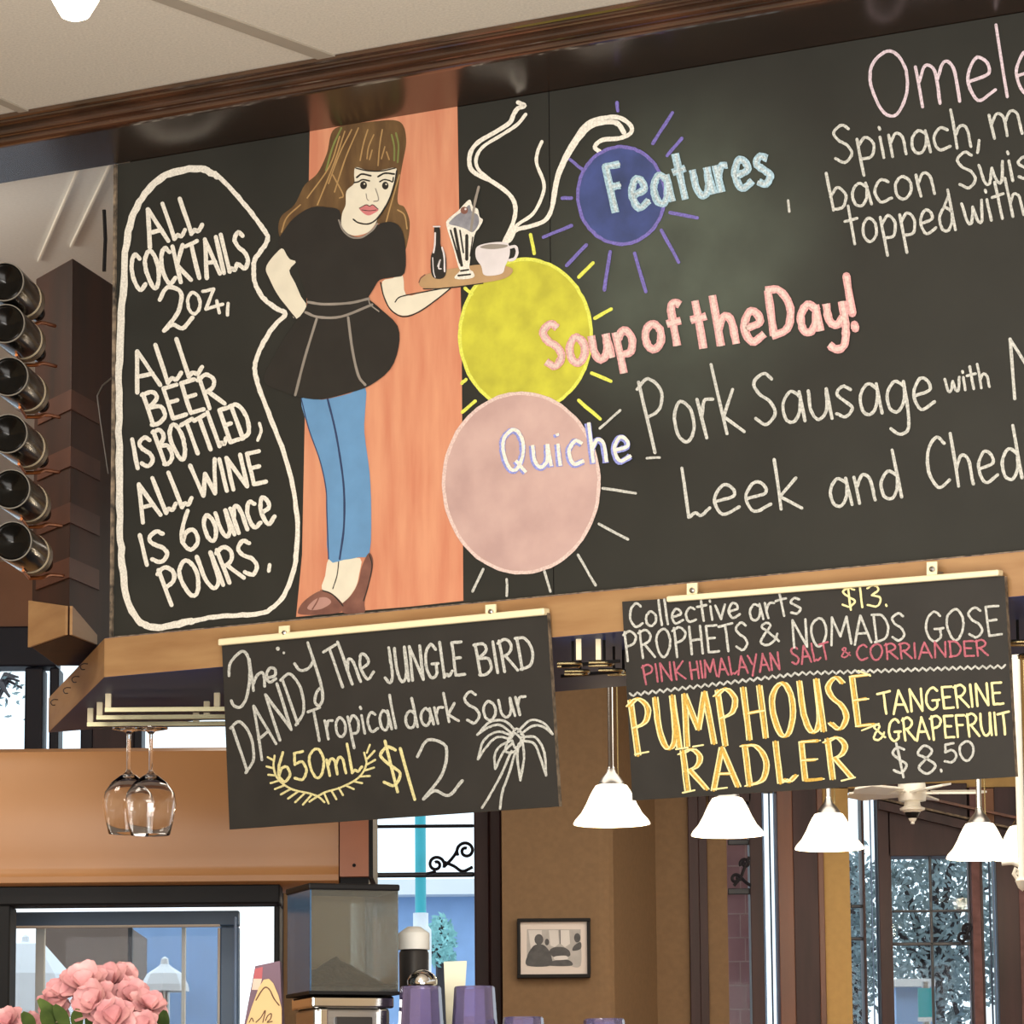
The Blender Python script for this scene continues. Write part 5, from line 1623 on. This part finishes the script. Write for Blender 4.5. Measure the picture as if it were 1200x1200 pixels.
# carton with a tan crest, left of the grinder
YC = 7.15
r = thing('carton', 'mauve carton with a tan arched label left of the coffee grinder', 'carton', at(312, 1277, YC))
mb = MB()
cz = [at(x, y, YC + 0.01) for x, y in ((299, 1132), (328, 1126), (334, 1276), (272, 1276))]
mb.prism(cz, (0, 0.07, 0), M['carton']); mb.build('carton_body', r)
k = Ink(lambda px, py, off=0.0: at(px, py, YC + 0.0095 - off), 0.0, 31)
k.fill([(299, 1135), (308, 1133), (307, 1147), (297, 1147)], M['cartonp'], 1, False)
k.fill([(297, 1147), (307, 1147), (304, 1160), (295, 1160)], M['cartonc'], 1, False)
k.build('stripe', r)
mb = MB()
cr = [at(x, y, YC) for x, y in ((287, 1205), (295, 1180), (303, 1158), (309, 1148), (315, 1147), (320, 1152), (326, 1166), (330, 1182), (330, 1205))]
mb.prism(cr, (0, 0.008, 0), M['crest']); mb.build('arched_label', r)
k = Ink(lambda px, py, off=0.0: at(px, py, YC - 0.0006 - off), 0.0, 32)
k.stroke([(300, 1172), (306, 1162), (311, 1157), (316, 1160), (321, 1170), (327, 1178)], 1.6, M['brown'])
for s_ in ([(292, 1198), (295, 1193), (297, 1197)], [(300, 1198), (306, 1192), (311, 1184), (308, 1198)], [(311, 1196), (314, 1190), (318, 1188), (317, 1194), (313, 1198), (319, 1197)]):
    k.stroke(s_, 1.3, M['brown'])
k.build('script_lettering', r)

# ------------------------------------------------------------------ bouquet of pink blossoms
YF = 6.7
v0 = at(105, 1290, YF)
r = thing('flower_bouquet', 'bunch of pink blossoms with green leaves at the bottom left corner', 'flowers', (v0.x, YF, ZQ))
mb = MB(); mb.lathe((v0.x, YF, ZQ), (0, 0, 1), [(0, 0), (0, 0.03), (0.06, 0.034), (0.075, 0.03), (0.075, 0.026), (0.06, 0.030), (0.006, 0.026), (0.006, 0)], M['vase'], 24); mb.build('vase', r, True)


def petal(mb, c, d, up, L_, Wd, curl, m):
    s_ = d.cross(up).normalized()
    n1, n2 = 6, 4
    vs, fs = [], []
    for i in range(n1 + 1):
        t = i / n1
        w = Wd * math.sin(math.pi * (0.12 + 0.78 * t) ** 0.9) * 0.5
        for j in range(n2 + 1):
            q = (j / n2 - 0.5) * 2
            a = curl * t
            pt = c + d * (L_ * t * math.cos(a * 0.6)) + up * (L_ * (0.55 * t - curl * 0.45 * t * t) + abs(q) * w * 0.35) + s_ * (q * w)
            vs.append(pt)
    for i in range(n1):
        for j in range(n2):
            b_ = i * (n2 + 1) + j
            fs.append((b_, b_ + 1, b_ + n2 + 2, b_ + n2 + 1))
    mb.add(vs, fs, m)


rg = random.Random(12)
for i, (fx, fy, sz, dy) in enumerate(((99, 1152, 24, 0), (132, 1150, 22, .02), (76, 1163, 20, .01), (116, 1172, 24, -.03), (152, 1166, 20, 0), (172, 1178, 19, -.02), (134, 1190, 22, -.05), (60, 1180, 17, .0), (168, 1202, 18, -.05), (12, 1196, 17, .0), (36, 1202, 15, 0), (142, 1142, 16, .05))):
    c = at(fx, fy + sz * 0.3, YF + dy)
    k_ = sz * YF / F
    ax = (Vector((rg.uniform(-.5, .5), -0.8, rg.uniform(0.3, .9)))).normalized()
    e1 = ax.cross(Vector((1, 0, 0.2))).normalized(); e2 = ax.cross(e1)
    mb = MB()
    for ring, (n_, L_, cu) in enumerate(((6, 1.45, 0.75), (5, 1.15, 0.45), (3, 0.7, 0.1))):
        for j in range(n_):
            w = 2 * math.pi * (j + ring * .5 + rg.uniform(-.12, .12)) / n_
            d = (e1 * math.cos(w) + e2 * math.sin(w) + ax * (0.1 + 0.5 * ring)).normalized()
            petal(mb, c, d, ax, k_ * L_, k_ * 1.15, cu + rg.uniform(-.15, .15), M['petal'])
    ob = mb.build('blossom', r, True)
    mb = MB(); mb.tube([c - ax * 0.003, c + Vector((0, 0.03, -0.05)), Vector((v0.x + (c.x - v0.x) * .2, YF, ZQ + 0.02))], 0.0022, M['leaf'], 6); mb.build('stem', r, True)
for i, (lx, ly, ex, ey) in enumerate(((70, 1200, 48, 1176), (80, 1204, 66, 1182), (90, 1206, 92, 1186), (104, 1208, 112, 1190), (40, 1206, 28, 1190), (190, 1210, 194, 1188), (60, 1208, 52, 1186))):
    a_, b_ = at(lx, ly, YF - .02), at(ex, ey, YF - .04)
    d = (b_ - a_)
    mb = MB(); petal(mb, a_, d.normalized(), Vector((0, -1, 0.2)).normalized(), d.length * 1.1, 0.022, 0.4, M['leaf']); mb.build('leaf', r, True)
